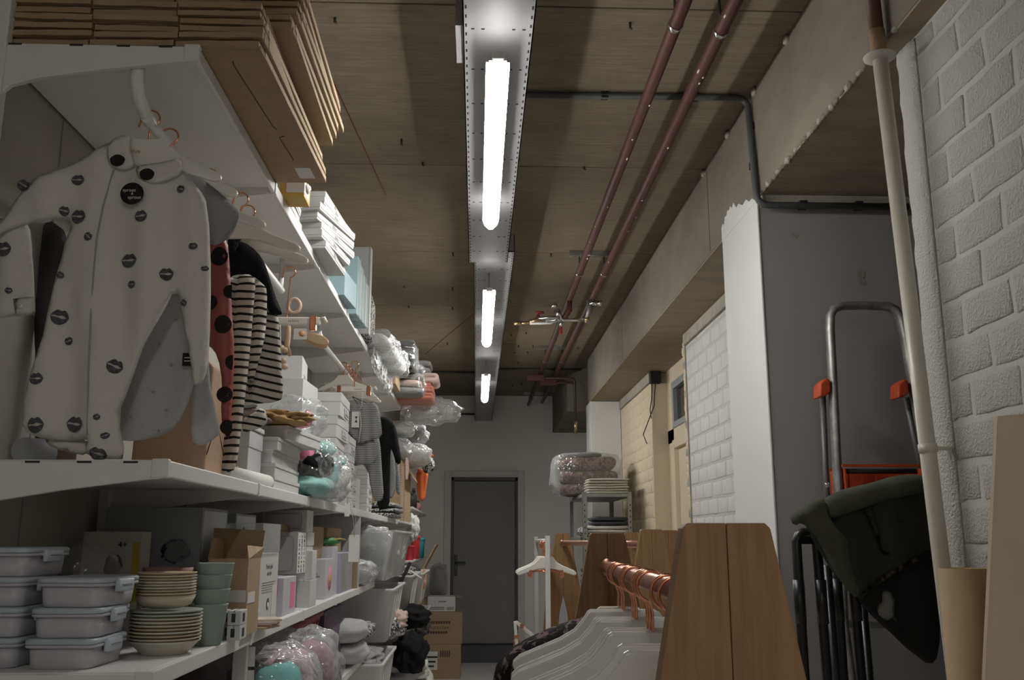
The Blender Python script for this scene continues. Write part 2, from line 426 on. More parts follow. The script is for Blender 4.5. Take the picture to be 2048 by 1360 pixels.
# blocks
def block_mesh(name, ly, lz, seed, t):
    rnd = random.Random(seed); bm = bmesh.new()
    nx, nz_ = 6, 4; vs = []; fs = []
    for i in range(nx):
        for j in range(nz_):
            u = (0, .03, .35, .65, .97, 1)[i]; v = (0, .07, .93, 1)[j]; e = (i in (0, nx-1)) or (j in (0, nz_-1))
            vs.append((-.0002+rnd.uniform(-.0006, .0006) if e else -t+rnd.uniform(-.0008, .0008), (u-.5)*ly*.985+(rnd.uniform(-.004, .004) if e else 0), (v-.5)*lz*.96+(rnd.uniform(-.004, .004) if e else 0)))
    for i in range(nx-1):
        for j in range(nz_-1): fs.append((i*nz_+j, (i+1)*nz_+j, (i+1)*nz_+j+1, i*nz_+j+1))
    edge = [i*nz_ for i in range(nx)]+[(nx-1)*nz_+j for j in range(1, nz_)]+[i*nz_+nz_-1 for i in range(nx-2, -1, -1)]+[j for j in range(nz_-2, 0, -1)]
    o = len(vs)
    for e in edge: vs.append((.012, vs[e][1], vs[e][2]))
    n = len(edge)
    for k in range(n): fs.append((edge[k], edge[(k+1) % n], o+(k+1) % n, o+k))
    me = bpy.data.meshes.new(name); me.from_pydata(vs, [], fs)
    b2 = bmesh.new(); b2.from_mesh(me); bmesh.ops.recalc_face_normals(b2, faces=b2.faces); b2.to_mesh(me); b2.free()
    me.polygons.foreach_set('use_smooth', [True]*len(me.polygons))
    return me
def block_wall(wall, x, y0, y1, z0, z1, ly, lz, m, end_strip=0, t=.0022):
    org = ORG[wall.name]; cache = {}
    z = z0; row = 0
    while z < z1-.02:
        h = min(lz, z1-z)
        y = y1; first = True; row += 1
        while y > y0+.02:
            L = ly
            if first: L = ly*(.5 if row % 2 else 1.) if not end_strip else end_strip
            elif end_strip and y > y1-end_strip-.001: L = ly*(.5 if row % 2 else 1.)
            first = False
            L = min(L, y-y0)
            key = (round(L, 3), round(h, 3), random.randrange(4))
            if key not in cache:
                cache[key] = block_mesh('block', L-.013, h-.013, hash(key) % 9999, t); cache[key].materials.append(MATS[m])
            o = bpy.data.objects.new('block', cache[key]); COL.objects.link(o); o.parent = wall
            px = x-(random.uniform(.006, .010) if end_strip and y == y1 else random.uniform(-.001, .001))
            o.location = (px-org[0], y-L/2-org[1], z+h/2-org[2])
            y -= L
        z += h
wn = tag(MB().box(1.275, 1.75, YB, 2.56, 0, ZS-.005).build('wall_right', 'mortar_white'), 'rough white painted block wall close on the right', 'wall', kind='structure')
block_wall(wn, 1.275, 1.25, 2.468, 1.0, 2.99, .23, .1068, 'block_white', t=.0026)
rows = []                                              # rough plastered end of the wall with a ragged edge
for i in range(90):
    z = .2+2.79*i/89; e = noise.noise(Vector((z*9, 1.7, 0)))*.010+noise.noise(Vector((z*40, 4.2, 0)))*.007
    bed = .0 if abs((z-1.0) % .1068-.0534) < .046 else .0025
    rows.append([(1.275, 2.462, z), (1.2722, 2.474+e*.4, z), (1.2655+bed, 2.488+e*.5, z), (1.2635+bed, 2.53, z), (1.264+bed, 2.566+e, z), (1.272, 2.578+e, z), (1.30, 2.580+e, z), (1.30, 2.50, z)])
MB().loft(rows).build('plaster_edge', 'block_white', wn)
wm = tag(MB().box(1.492, 1.75, 4.37, 6.55, 0, ZS-.09).build('wall_middle', 'mortar_white'), 'white painted block wall beyond the grey pier', 'wall', kind='structure')
block_wall(wm, 1.492, 4.4, 6.54, 1.38, ZS-.09, .235, .107, 'block_white_b')
MB().box(1.47, 1.8, 4.37, 6.55, ZS-.088, ZS-.008).build('lintel', 'concrete_pale', wm, bevel=.006)
MB().box(1.484, 1.62, 6.555, 6.60, 0, ZS-.02).build('raw_edge', 'concrete_pale', wm)
for k in range(40):
    z = .9+k*.052; MB().blob((1.49, 6.59+random.uniform(-.012, .012), z), (.03, .05, .085), k, .4, 3, 2, flatb=False).build('plaster_rag', 'block_cream' if k % 4 else 'concrete_pale', wm)
wc = tag(MB().box(1.525, 1.95, 8.10, 10.6, 0, ZS-.10).build('wall_cream', 'mortar_cream'), 'cream painted block wall behind the metal shelving rack', 'wall', kind='structure')
block_wall(wc, 1.525, 8.11, 10.59, 1.3, ZS-.10, .25, .107, 'block_cream')
MB().box(1.505, 1.95, 8.10, 10.6, ZS-.098, ZS-.008).build('lintel', 'concrete_pale', wc, bevel=.006)
MB().box(1.51, 1.60, 8.02, 8.11, ZS-.11, ZS-.01).build('junction_gap', 'dark', wc)
for dx, sag in ((0, .0), (.03, .22)):
    MB().tube([(1.53+dx, 8.08, ZS-.1), (1.52+dx*.3, 8.07-dx*2, ZS-.25-sag*.3), (1.50-sag*.3, 8.05, ZS-.34-sag), (1.51-sag*.2, 8.06, ZS-.42-sag)], .004, 6).build('loose_wire', 'dark', wc)
# recess with cream door and transom
wr = tag(MB().box(1.66, 1.95, 6.55, 8.10, 2.86, ZS).box(1.66, 1.95, 7.86, 8.10, 0, 2.86).box(1.66, 1.95, 6.55, 6.68, 0, 2.86).box(1.66, 1.95, 6.55, 8.1, 2.36, 2.47).box(1.9, 2.0, 6.5, 8.2, 0, ZS).build('wall_recess', 'cream_paint'), 'cream painted wall recess around the side door', 'wall', kind='structure')
dd = thing('door_2', 'closed cream door with transom in the right wall', 'door', (1.7, 7.27, 0), kind='structure')
MB().box(1.68, 1.72, 6.74, 7.80, 0, 2.30).build('leaf', 'cream_paint', dd, bevel=.003)
MB().box(1.645, 1.70, 7.80, 7.87, 0, 2.37).box(1.645, 1.70, 6.67, 6.74, 0, 2.37).box(1.645, 1.70, 6.74, 7.8, 2.30, 2.37).build('frame', 'cream_paint', dd, bevel=.003)
wi = thing('window_1', 'dark transom window above the cream side door', 'window', (1.7, 7.27, 2.47), kind='structure')
MB().box(1.65, 1.70, 7.80, 7.86, 2.47, 2.86).box(1.65, 1.70, 6.68, 6.74, 2.47, 2.86).box(1.65, 1.70, 6.74, 7.8, 2.80, 2.86).box(1.65, 1.70, 6.74, 7.8, 2.47, 2.52).build('window_frame', mat('frame_grey', (.30, .32, .34), .5), wi, bevel=.003)
MB().box(1.685, 1.69, 6.74, 7.8, 2.52, 2.80).build('pane', mat('dark_glass', (.02, .022, .025), .08, spec=.8), wi)
# far pillar and the last beam end
pf = tag(MB().box(XR, 1.52, 9.85, 10.25, 0, ZS-.01).build('wall_pillar_far', 'pillar_white', bevel=.004), 'slim white pier at the far right corner', 'pillar', kind='structure')
tag(MB().box(1.03, 1.95, 10.6, YE, 2.98, ZC+.02).build('beam_far', 'concrete', bevel=.006), 'short concrete beam end in the far right corner', 'beam', kind='structure')
tag(MB().box(1.53, 1.95, 10.6, YE, 0, 2.98).build('wall_far_right', 'end_paint'), 'painted wall in the far right corner', 'wall', kind='structure')
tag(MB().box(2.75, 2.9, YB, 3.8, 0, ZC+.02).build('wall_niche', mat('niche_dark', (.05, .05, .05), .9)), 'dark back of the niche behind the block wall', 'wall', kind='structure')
# ================================================================== luminaires on the metal duct
emit('tube_glow', (1.0, .975, .93), TUBE_STRENGTH)
emit('unseen_glow', (1.0, .975, .93), UNSEEN_LAMP)
mat('lamp_body', (.75, .75, .76), .3)
def duct(y0, y1, x0, x1, z0, label):
    t = thing('metal_duct', label, 'duct', ((x0+x1)/2, y0, z0), 'metal ducts carrying the lamps')
    MB().box(x0, x1, y0, y1, z0, z0+.006).box(x0, x0+.004, y0, y1, z0, z0+.1).box(x1-.004, x1, y0, y1, z0, z0+.1).box(x0, x1, y0, y0+.004, z0, z0+.1).box(x0, x1, y1-.004, y1, z0, z0+.1).build('tray', 'galv_tray', t)
    MB().box(x0+.001, x1-.001, y0+.005, y1-.005, z0+.1, z0+.106).build('cover', 'galv_tray', t)
    s = MB(); y = y0+.03
    while y < y1-.03:
        for x in (x0+.010, x1-.010): s.box(x-.0025, x+.0025, y-.008, y+.008, z0-.0012, z0+.004)
        y += .05
    y = y0+.1
    while y < y1-.1:
        for k in range(6):
            if k in (2, 3): continue
            x = x0+.03+(x1-x0-.06)*k/5
            s.box(x-.005, x+.005, y-.003, y+.003, z0-.0012, z0+.004)
        y += .25
    tag(s.build('slot_row', 'dark', t), kind='stuff')
    y = y0+.4
    while y < y1:
        for dx in (-.09, .09): MB().tube([((x0+x1)/2+dx, y, z0+.106), ((x0+x1)/2+dx, y, ZC)], .005, 6).build('hanger_rod', 'galv', t)
        y += 1.5
    return t
duct(YB+.2, 5.06, -.052, .164, 3.07, 'nearest grey perforated metal duct, carrying the big bright tube')
duct(5.065, YE-.01, -.025, .205, 3.135, 'far grey perforated metal duct with the two smaller lit tubes')
MB().box(-.075, -.05, 2.60, 2.83, 3.08, 3.17).build('coupler', 'galv_tray', [o for o in COL.objects if o.name == 'metal_duct'][0])
def lamp(y0, L, z, x, glow, label, zt):
    t = thing('tube_lamp', label, 'lamp', (x, y0, z), 'linear tube lamps')
    b = MB(); prof = [(-.036, .012), (-.028, -.012), (-.012, -.026), (.012, -.026), (.028, -.012), (.036, .012)]
    b.prism([(x+a, z+c) for a, c in prof], y0+.03, y0+L-.03, 1)
    b.build('diffuser', glow, t)
    MB().box(x-.036, x+.036, y0+.03, y0+L-.03, z+.0125, z+.021).build('body', 'lamp_body', t)
    for y in (y0, y0+L-.03):
        MB().prism([(x+a*.72, z+c*.8) for a, c in prof], y, y+.03, 1).build('end_cap', 'lamp_body' if y == y0+99 else glow, t)
    MB().box(x-.018, x+.018, y0-.045, y0, z-.006, z+.016).build('connector', 'lamp_body', t, bevel=.003)
    for y in (y0+.25, y0+L-.25): MB().tube([(x, y, z+.02), (x, y, zt)], .004, 6).build('suspension_rod', 'galv', t)
    return t
lamp(2.59, 1.48, 2.95, .055, 'tube_glow', 'nearest and largest bright white tube lamp under the duct', 3.07)
lamp(5.25, 1.48, 2.95, .066, 'tube_glow', 'middle one of the three bright tube lamps under the duct', 3.135)
lamp(8.09, 1.48, 2.95, .077, 'tube_glow', 'farthest and smallest bright tube lamp, near the end wall', 3.135)
lamp(-1.85, 1.48, 2.95, .055, 'unseen_glow', 'added unseen tube lamp on the same duct just behind the camera', 3.07)  # this and the next lamp are out of view, added as frontal light
lamp(-3.75, 1.48, 2.95, .055, 'unseen_glow', 'added unseen tube lamp on the same duct by the back wall', 3.07)
# ================================================================== pipes, conduits, valves
def pipe(x, z, y1, label):
    t = thing('heating_pipe', label, 'pipe', (x, 0, z), 'red brown pipes under the ceiling')
    MB().tube([(x, YB+.1, z), (x, y1, z)], .0245, 14).build('pipe_run', 'pipe_red', t)
    MB().tube([(x, y1-.005, z), (x, y1+.03, z)], .030, 14).tube([(x, y1+.03, z), (x, y1+.6, z-.0)], .0215, 12).build('white_collar', 'card_white' if False else mat('pipe_grey', (.12, .105, .10), .6), t)
    MB().tube([(x, y1-.01, z), (x, y1+.035, z)], .0255, 14).build('paint_ring', 'paper', t)
    for y in (2.99+(x-.69)*.2, 6.14, 9.34):
        c = MB().tube([(x, y-.012, z), (x, y+.012, z)], .029, 14).build('clamp', 'chrome', t)
        MB().tube([(x, y, z+.024), (x, y, ZC)], .005, 6).build('drop_rod', 'steel_dark', c)
    rnd = random.Random(int(x*1000))
    for k in range(9):
        y = rnd.uniform(2.9, 6); a = rnd.uniform(-2.6, -.6)
        MB().blob((x+math.cos(a)*.0245, y, z+math.sin(a)*.0245), (.008, rnd.uniform(.01, .035), .008), k, .3, 2, 2, flatb=False).build('paint_fleck', 'paper', t)
    return t
pipe(.690, 3.33, 11.9, 'left one of the two red brown ceiling pipes')
pipe(.860, 3.33, 11.7, 'right one of the two red brown ceiling pipes')
for y, lb in ((6.14, 'steel support rail above the pipes, nearer one by the valves'), (9.34, 'steel support rail above the pipes, before the end wall'), (12.4, 'steel support rail above the pipe ends at the end wall')):
    tag(MB().box(.62, .93, y-.02, y+.02, ZC-.035, ZC).box(.635, .915, y-.012, y+.012, ZC-.037, ZC-.03).build('support_rail', 'galv', bevel=.002), lb, 'rail', 'support rails over the pipes')
# valve set
v = thing('valve_set', 'chrome and brass valve set with red handwheel hanging under the pipes', 'valve', (.55, 6.35, 3.0))
MB().tube([(.47, 6.35, 3.045), (.745, 6.35, 3.05)], .012, 10).build('cross_tube', 'chrome', v)
MB().tube([(.42, 6.33, 3.055), (.57, 6.33, 3.06)], .013, 10).build('inlet_tube', 'chrome', v)
MB().tube([(.25, 6.35, 3.02), (.30, 6.35, 3.022)], .016, 8).tube([(.30, 6.35, 3.022), (.36, 6.35, 3.025)], .012, 8).tube([(.36, 6.35, 3.03), (.44, 6.35, 3.05)], .02, 8).build('stop_valve', 'brass', v)
MB().tube([(.40, 6.35, 3.04), (.425, 6.35, 3.085)], .010, 8).build('stem', 'brass', v)
MB().lathe([(.004, -.006), (.03, -.006), (.034, 0), (.03, .006), (.004, .006)], (.43, 6.34, 3.095), 14, 2).build('handwheel', 'red_plastic', v)
MB().tube([(.36, 6.32, 3.012), (.5, 6.32, 3.016), (.55, 6.34, 3.04)], .008, 8).build('bypass', 'card_white', v)
MB().tube([(.575, 6.35, 3.05), (.545, 6.33, 3.12)], .022, 10).tube([(.535, 6.325, 3.13), (.52, 6.32, 3.155)], .024, 10).build('strainer', 'chrome', v)
MB().tube([(.642, 6.36, 3.20), (.642, 6.36, 3.12), (.60, 6.355, 3.06)], .018, 10).build('tee', 'pipe_red', v)
MB().tube([(.578, 6.35, 3.045), (.578, 6.35, 3.0)], .012, 8).build('drain_stub', 'chrome', v)
MB().box(.568, .588, 6.34, 6.36, 2.945, 3.0).build('lever', 'red_plastic', v, bevel=.004)
MB().tube([(.76, 6.35, 3.06), (.775, 6.35, 3.12), (.775, 6.35, 3.19)], .015, 10).build('riser', 'galv', v)
MB().tube([(.78, 6.35, 3.17), (.84, 6.35, 3.17)], .017, 10).tube([(.84, 6.35, 3.17), (.865, 6.35, 3.172)], .021, 10).build('side_cap', 'chrome', v)
MB().tube([(.745, 6.35, 3.045), (.775, 6.35, 3.06)], .018, 8).build('elbow', 'brass', v)
v.scale = (1.0755,)*3
v.location = (.55*1.0755, 6.35*1.0755, 1.55+(3.0-1.55)*1.0755)
# branch pipes at the far end
for x0, y, xz, lb in ((.80, 10.35, 1.09, 'upper one of two thin brown branch pipes turning down beside the far pier'), (.64, 10.05, 1.06, 'lower one of two thin brown branch pipes turning down beside the far pier')):
    zb = 3.27; t = thing('branch_pipe', lb, 'pipe', (xz, y, 2.7), 'thin branch pipes')
    P = [(x0-.02, y, zb), (xz-.06, y, zb), (xz-.025, y, zb-.006), (xz-.006, y, zb-.025), (xz, y, zb-.06), (xz, y, 2.80)]
    MB().tube(P, .013, 8).build('pipe_run', mat('pipe_dark', (.06, .03, .026), .5), t)
    MB().tube([(xz, y, 2.80), (xz, y, 2.70)], .017, 8).build('joint', 'brass', t)
    MB().box(x0-.10, x0+.09, y-.02, y+.02, zb-.03, zb+.035).build('tee_block', mat('pipe_red_dull', (.09, .035, .03), .6), t, bevel=.008)
# grey conduits
def conduit(pts, r, label, clips):
    t = thing('cable_conduit', label, 'conduit', pts[0], 'dark grey cable conduits')
    P = [Vector(map(float, p)) for p in pts]; out = [P[0]]
    for a, b, c in zip(P, P[1:], P[2:]):
        d1 = (a-b).normalized(); d2 = (c-b).normalized(); k = .055
        for s in np.linspace(0, 1, 6): out.append((b+d1*k)*(1-s)**2+b*2*s*(1-s)+(b+d2*k)*s*s)
    out.append(P[-1])
    MB().tube(out, r, 10).build('conduit_run', 'conduit', t)
    for c in clips: MB().obox(c, (.035, .035, .035)).build('clip', 'dark', t, bevel=.004)
    return t
conduit([(.17, 3.81, ZC-.018), (XR-.018, 3.80, ZC-.018), (XR-.018, 3.74, 2.94), (1.83, 3.735, 2.94)], .0145, 'dark conduit crossing the ceiling and stepping down the beam to the pier', [(.55, 3.81, ZC-.012), (.95, 3.81, ZC-.012), (XR-.008, 3.79, 3.32), (XR-.008, 3.79, 3.14), (1.38, 3.748, 2.945), (1.62, 3.748, 2.945)])
conduit([(-1.0, 10.85, ZC-.014), (-.03, 10.85, ZC-.014)], .013, 'straight dark conduit on the ceiling before the end wall', [])
conduit([(-1.0, YE-.016, 3.225), (-.03, YE-.016, 3.225)], .013, 'straight dark conduit fixed high on the end wall', [])
conduit([(.24, 10.6, ZC-.014), (XR-.01, 10.6, ZC-.014)], .011, 'thin conduit on the ceiling beside the branch pipes', [])
# ================================================================== white wall shelving, bay by bay
XF = -.61
Y0, BAY = 1.89, .80
ZU, ZM, ZL = 2.600, 1.705, 1.306            # upper, middle and lower shelf tops
mat('slot_dark', (.03, .03, .03), .8)
def shelf_part(bay, y0, y1, z, depth=.435, last=False, lip=.034):
    x1 = XF; x0 = XL+.008
    s = MB().box(x0, x1-.012, y0+.002, y1-.002, z-.018, z)
    s.box(x1-.012, x1, y0+.002, y1-.002, z-lip, z)
    sh = s.build('shelf', 'shelf_paint', bay, bevel=.003)
    for yy in ([y0] if not last else [y0, y1-.012]):
        poly = [(x0, z-.003), (x1-.004, z-.003), (x1-.004, z-.036), (x1-.06, z-.042), (x1-.2, z-.06), (x1-.33, z-.082), (x1-.39, z-.10), (x0, z-.135)]
        MB().prism(poly, yy-.004, yy+.010, 1).build('bracket', 'white_steel', sh, bevel=.002)
    MB().box(x1-.03, x1+.0035, y0-.007, y0+.013, z-.036, z+.002).build('end_clip', 'white_steel', sh, bevel=.003)
    return sh
bay_words = ['under the flat brown cartons, nearest to the camera', 'under the fanned white flat boxes', 'under the upright pale blue boxes', 'with the striped shorts hanging in it', 'under the wrapped white pillows', 'under the dark folded blankets', 'under the coral blanket and clear bag, last tall one']
BAYS = []
for k in range(7):
    y0 = Y0+BAY*k; y1 = y0+BAY
    b = thing('shelving_bay', 'white wall shelving bay '+bay_words[k], 'shelving', (XL+.02, y0+.4, 0), 'bays of the white wall shelving')
    MB().box(XL, XL+.03, y0-.012, y0+.014, 0, ZU+.25).build('upright', 'white_steel', b, bevel=.003)
    if k == 6: MB().box(XL, XL+.03, y1-.014, y1+.012, 0, ZU+.25).build('upright', 'white_steel', b, bevel=.003)
    sh = shelf_part(b, y0, y1, ZU, last=k == 6)
    sm = shelf_part(b, y0, y1, ZM, last=k == 6)
    if k == 0:
        for z, par in ((ZU, sh), (ZM, sm)):
            for x in (-.68, -.77, -.87, -1.0): MB().box(x-.014, x+.014, y0-.0055, y0-.003, z-.007, z-.003).build('slot', 'slot_dark', par)
    if k < 5: shelf_part(b, y0, y1, ZL)
    if k in (2, 3, 4): shelf_part(b, y0, y1, .93)
    shelf_part(b, y0, y1, .50 if k != 0 else .72)
    BAYS.append(b)
# price strip uprights under the lower shelf, post at the second joint
tag(MB().box(XF-.05, XF-.012, Y0+BAY+.02, Y0+BAY+.045, 0, ZL-.036).build('front_post', 'white_steel', BAYS[1], bevel=.003))
for i, (z0, z1) in enumerate(((1.21, 1.262), (1.145, 1.20), (1.06, 1.135))): MB().box(XF-.045, XF+.004, Y0+BAY+.046, Y0+BAY+.050, z0, z1).build('post_label', 'label_paper', BAYS[1])
# shelving of the far end, holding bins: narrower boards on the same wall
far_words = {1.012: 'carrying the white bins', .652: 'carrying the lowest bins', 1.86: 'holding dark bottles', 1.36: 'holding the red and blue pots', ZM: 'holding the tall open carton'}
for z in (ZM, 1.86, 1.36, 1.012, .652):
    ya, yb = (7.52, 9.05) if z == ZM else (9.1, 11.6) if z > 1.1 else (7.0, 9.15) if z > .9 else (7.52, 9.6)
    t = thing('wall_shelf', 'small white far shelf '+far_words[z], 'shelf', (XL, (ya+yb)/2, z-.03), 'far shelves beyond the tall bays')
    MB().box(XL+.004, -.60, ya, yb, z-.02, z).build('board', 'shelf_paint', t, bevel=.003)
    for y in (ya+.1, (ya+yb)/2, yb-.1): MB().prism([(XL+.003, z-.02), (-.62, z-.02), (-.62, z-.035), (XL+.003, z-.12)], y, y+.012, 1).build('bracket', 'white_steel', t)
# hanging rails
def rail(y0, y1, label):
    t = thing('hanging_rail', label, 'rail', (-.732, y0, 2.44), 'hanging rails under the top shelf')
    MB().tube([(-.732, y0+.02, 2.46), (-.732, y1, 2.46)], .0125, 12).build('bar', 'white_steel', t)
    MB().tube([(-.745, y0-.02, ZU-.038), (-.746, y0-.018, ZU-.075), (-.740, y0-.01, ZU-.11), (-.734, y0+.012, 2.468), (-.732, y0+.05, 2.46)], .0155, 10, flat=.8).build('bracket', 'white_steel', t)
    MB().tube([(-.732, y1-.02, 2.46), (-.732, y1-.015, 2.50), (-.732, y1-.014, ZU-.018)], .010, 8).build('bracket', 'white_steel', t)
    return t
rail(1.93, 3.42, 'near white hanging rail carrying the romper and striped jumper')
rail(4.32, 5.85, 'far white hanging rail carrying the shorts and black garments')
# ------------------------------------------------------------------ generic carton
def carton(name, label, cat, x0, x1, y0, y1, z0, z1, m='card_white', lid=0, lidm=None, rz=0, group=None, side=None, front=None, bev=.0015, mtape=None):
    t = thing(name, label, cat, ((x0+x1)/2, (y0+y1)/2, z0), group)
    e = .0025 if lid else 0
    MB().box(x0+e, x1-e, y0+e, y1-e, z0, z1-(.001 if lid else 0)).build('body', m, t, bevel=bev)
    if lid: MB().box(x0, x1, y0, y1, z1-lid, z1).build('lid', lidm or m, t, bevel=bev)
    else:
        sm = MB().box((x0+x1)/2-.0012, (x0+x1)/2+.0012, y0-.0006, y1+.0006, z1-.006, z1+.0006).build('flap_seam', 'ink_grey', t)
    if mtape: MB().box((x0+x1)/2-.025, (x0+x1)/2+.025, y0-.001, y1+.001, z0+.01, z1+.001).build('tape', mtape, t)
    sides = side if isinstance(side, list) else [side] if side else []
    for (a, b, c, d2, mm) in sides:       # sticker on the aisle side, as fractions of y and z
        st = MB().box(x1-.0005, x1+.0008, y0+(y1-y0)*a, y0+(y1-y0)*b, z0+(z1-z0)*c, z0+(z1-z0)*d2).build('sticker', mm, t)
        barcode(st, x1+.0012, y0+(y1-y0)*a, y0+(y1-y0)*b, z0+(z1-z0)*c, z0+(z1-z0)*d2) if mm == 'label_paper' else None
    fr = front if isinstance(front, list) else [front] if front else []
    for (a, b, c, d2, mm) in fr:
        MB().box(x0+(x1-x0)*a, x0+(x1-x0)*b, y0-.0008, y0+.0005, z0+(z1-z0)*c, z0+(z1-z0)*d2).build('sticker', mm, t)
    if rz: t.rotation_euler = (0, 0, math.radians(rz))
    return t
def barcode(par, x, y0, y1, z0, z1):
    s = MB(); h = z1-z0; w_ = y1-y0
    for k in range(9):
        y = y0+w_*(.1+.8*k/9); s.box(x-.0005, x+.0002, y, y+w_*.045, z0+h*.12, z0+h*.42)
    for k in range(3): s.box(x-.0005, x+.0002, y0+w_*.1, y0+w_*(.8-.15*k), z0+h*(.56+.12*k), z0+h*(.60+.12*k))
    tag(s.build('print', 'ink_grey', par), kind='stuff')
# ------------------------------------------------------------------ flat brown cartons on the top shelf
def flat_carton(x1, w, y0, L, z, h, label, rz=0., nseg=3, grp='flat brown cartons on the top shelf', sticker=False):
    x0 = x1-w
    t = thing('flat_carton', label, 'carton', ((x0+x1)/2, y0+L/2, z), grp)
    MB().box(x0, x1, y0+.012, y0+L, z+.001, z+h*.62).build('panel', 'kraft', t, bevel=.0015)
    MB().box(x0+.002, x1-.0015, y0+.02, y0+L-.004, z+h*.62, z+h*.93).build('panel', 'kraft_light', t, bevel=.0015)
    seg = w/nseg
    for k in range(nseg):
        a = x0+seg*k+.002; b = a+seg-.004; j = random.uniform(-.004, .004)
        vs = []; n = 7
        for i in range(n):                                     # torn, slightly wavy flap edge
            u = i/(n-1); x = a+(b-a)*u
            lo = z+.0015+random.uniform(0, .002); hi = z+h*.80+random.uniform(-.0015, .001)
            vs += [(x, y0+j, lo), (x, y0+j, hi), (x, y0+.05, hi), (x, y0+.05, lo)]
        fs = [(i*4+q, i*4+(q+1) % 4, i*4+4+(q+1) % 4, i*4+4+q) for i in range(n-1) for q in range(4)]+[(0, 1, 2, 3), tuple((n-1)*4+q for q in (3, 2, 1, 0))]
        MB().add(vs, fs).build('flap', 'kraft', t)
    MB().box(x1-.001, x1+.0012, y0+.05, y0+L-.01, z+h*.1, z+h*.85).build('edge', 'kraft_edge', t)
    # fold slits that show on the overhanging underside
    MB().tube([(x1-.075, y0+.06, z), (x1-.078, y0+.08, z), (x1-.066, y0+.40, z), (x1-.060, y0+.42, z)], .0011, 5).build('slit', 'kraft_dark', t)
    MB().tube([(x1-.05, y0+.46, z), (x1-.065, y0+.47, z), (x1-.06, y0+.62, z)], .0011, 5).build('slit', 'kraft_dark', t)
    if sticker:
        MB().box(x1-.07, x1-.025, y0+L-.12, y0+L-.04, z-.0006, z+.001).build('sticker', 'label_paper', t)
    t.rotation_euler = (0, 0, math.radians(rz))
    return t
names = ['lowest, resting on the shelf', 'second from below', 'third from below', 'fourth from below', 'fifth from below', 'sixth and topmost']
for k in range(6):
    flat_carton(-.470+[.0, .004, -.008, -.014, -.01, -.018][k], .555, 1.90+[0, -.004, .002, -.003, .004, 0][k], .80+random.uniform(-.02, .015), ZU+.001+.0195*k, .0195, 'flat brown carton in the lower stack, '+names[k], rz=[-1.5, -1.0, .4, 1.2, -.5, .8][k], sticker=k == 0)
names2 = ['lowest, overhanging the aisle', 'second from below', 'third from below', 'fourth from below', 'fifth from below', 'sixth from below', 'seventh from below', 'topmost']
for k in range(8):
    flat_carton(-.43+random.uniform(-.012, .006), .59, 2.02+(.05 if k > 2 else 0)+random.uniform(-.01, .01), .66+random.uniform(-.02, .02), ZU+.120+.0205*k, .0205, 'flat brown carton in the upper set back stack, '+names2[k], rz=random.uniform(-1.2, 1.2), nseg=1 if k < 2 else 2, grp='flat brown cartons of the upper stack')
# little yellow box with woolly toy
t = carton('gift_box', 'small yellow window box with a white woolly toy at shelf joint', 'box', -.62, -.545, 2.80, 2.90, ZU, ZU+.058, m=mat('yellow_card', (.55, .36, .09), .6))
MB().box(-.601, -.5448, 2.799, 2.88, ZU+.012, ZU+.05).build('window', 'label_paper', t)
MB().blob((-.55, 2.84, ZU+.04), (.035, .05, .036), 5, .3, 5, 3, ridged=True).build('woolly_toy', 'card_white', t)
# fanned white flat boxes
def flat_box(cx, cy, L, W, z, h, rz, label, grp, m='card_white'):
    t = thing('flat_box', label, 'box', (cx, cy, z), grp)
    MB().box(cx-W/2+.002, cx+W/2-.002, cy-L/2+.002, cy+L/2-.002, z, z+h-.001).build('tray', m, t, bevel=.0015)
    MB().box(cx-W/2, cx+W/2, cy-L/2, cy+L/2, z+h*.30, z+h).build('lid', m, t, bevel=.0015)
    st = MB().box(cx+W/2-.0004, cx+W/2+.0008, cy-.05, cy-.0, z+h*.36, z+h*.9).build('sticker', 'label_paper', t)
    barcode(st, cx+W/2+.0012, cy-.05, cy, z+h*.36, z+h*.9)
    t.rotation_euler = (0, 0, math.radians(rz))
    return t
ow = ['lowest, on the shelf edge', 'second from below', 'third from below', 'fourth from below', 'fifth from below', 'sixth from below', 'seventh, topmost']
for k in range(7):
    flat_box(-.675+[.0, .008, .015, .012, .02, .012, .0][k], 3.50+[.03, .0, .01, -.02, -.04, -.02, .0][k], .38, .25, ZU+.001+.0300*k, .0290, [-3, -8, -11, -13, -12, -7, -4][k], 'fanned white flat gift box, '+ow[k], 'fanned white flat boxes')
for k in range(9):
    flat_box(-.74+random.uniform(-.008, .008), 3.02, .30, .24, ZU+.001+.0300*k, .0290, random.uniform(-3, 3), 'white flat box in the back pile behind the yellow box, '+(['lowest']+ow[1:7]+['eighth from below', 'topmost'])[k].split(',')[0], 'back pile of white flat boxes', 'card_white_b')
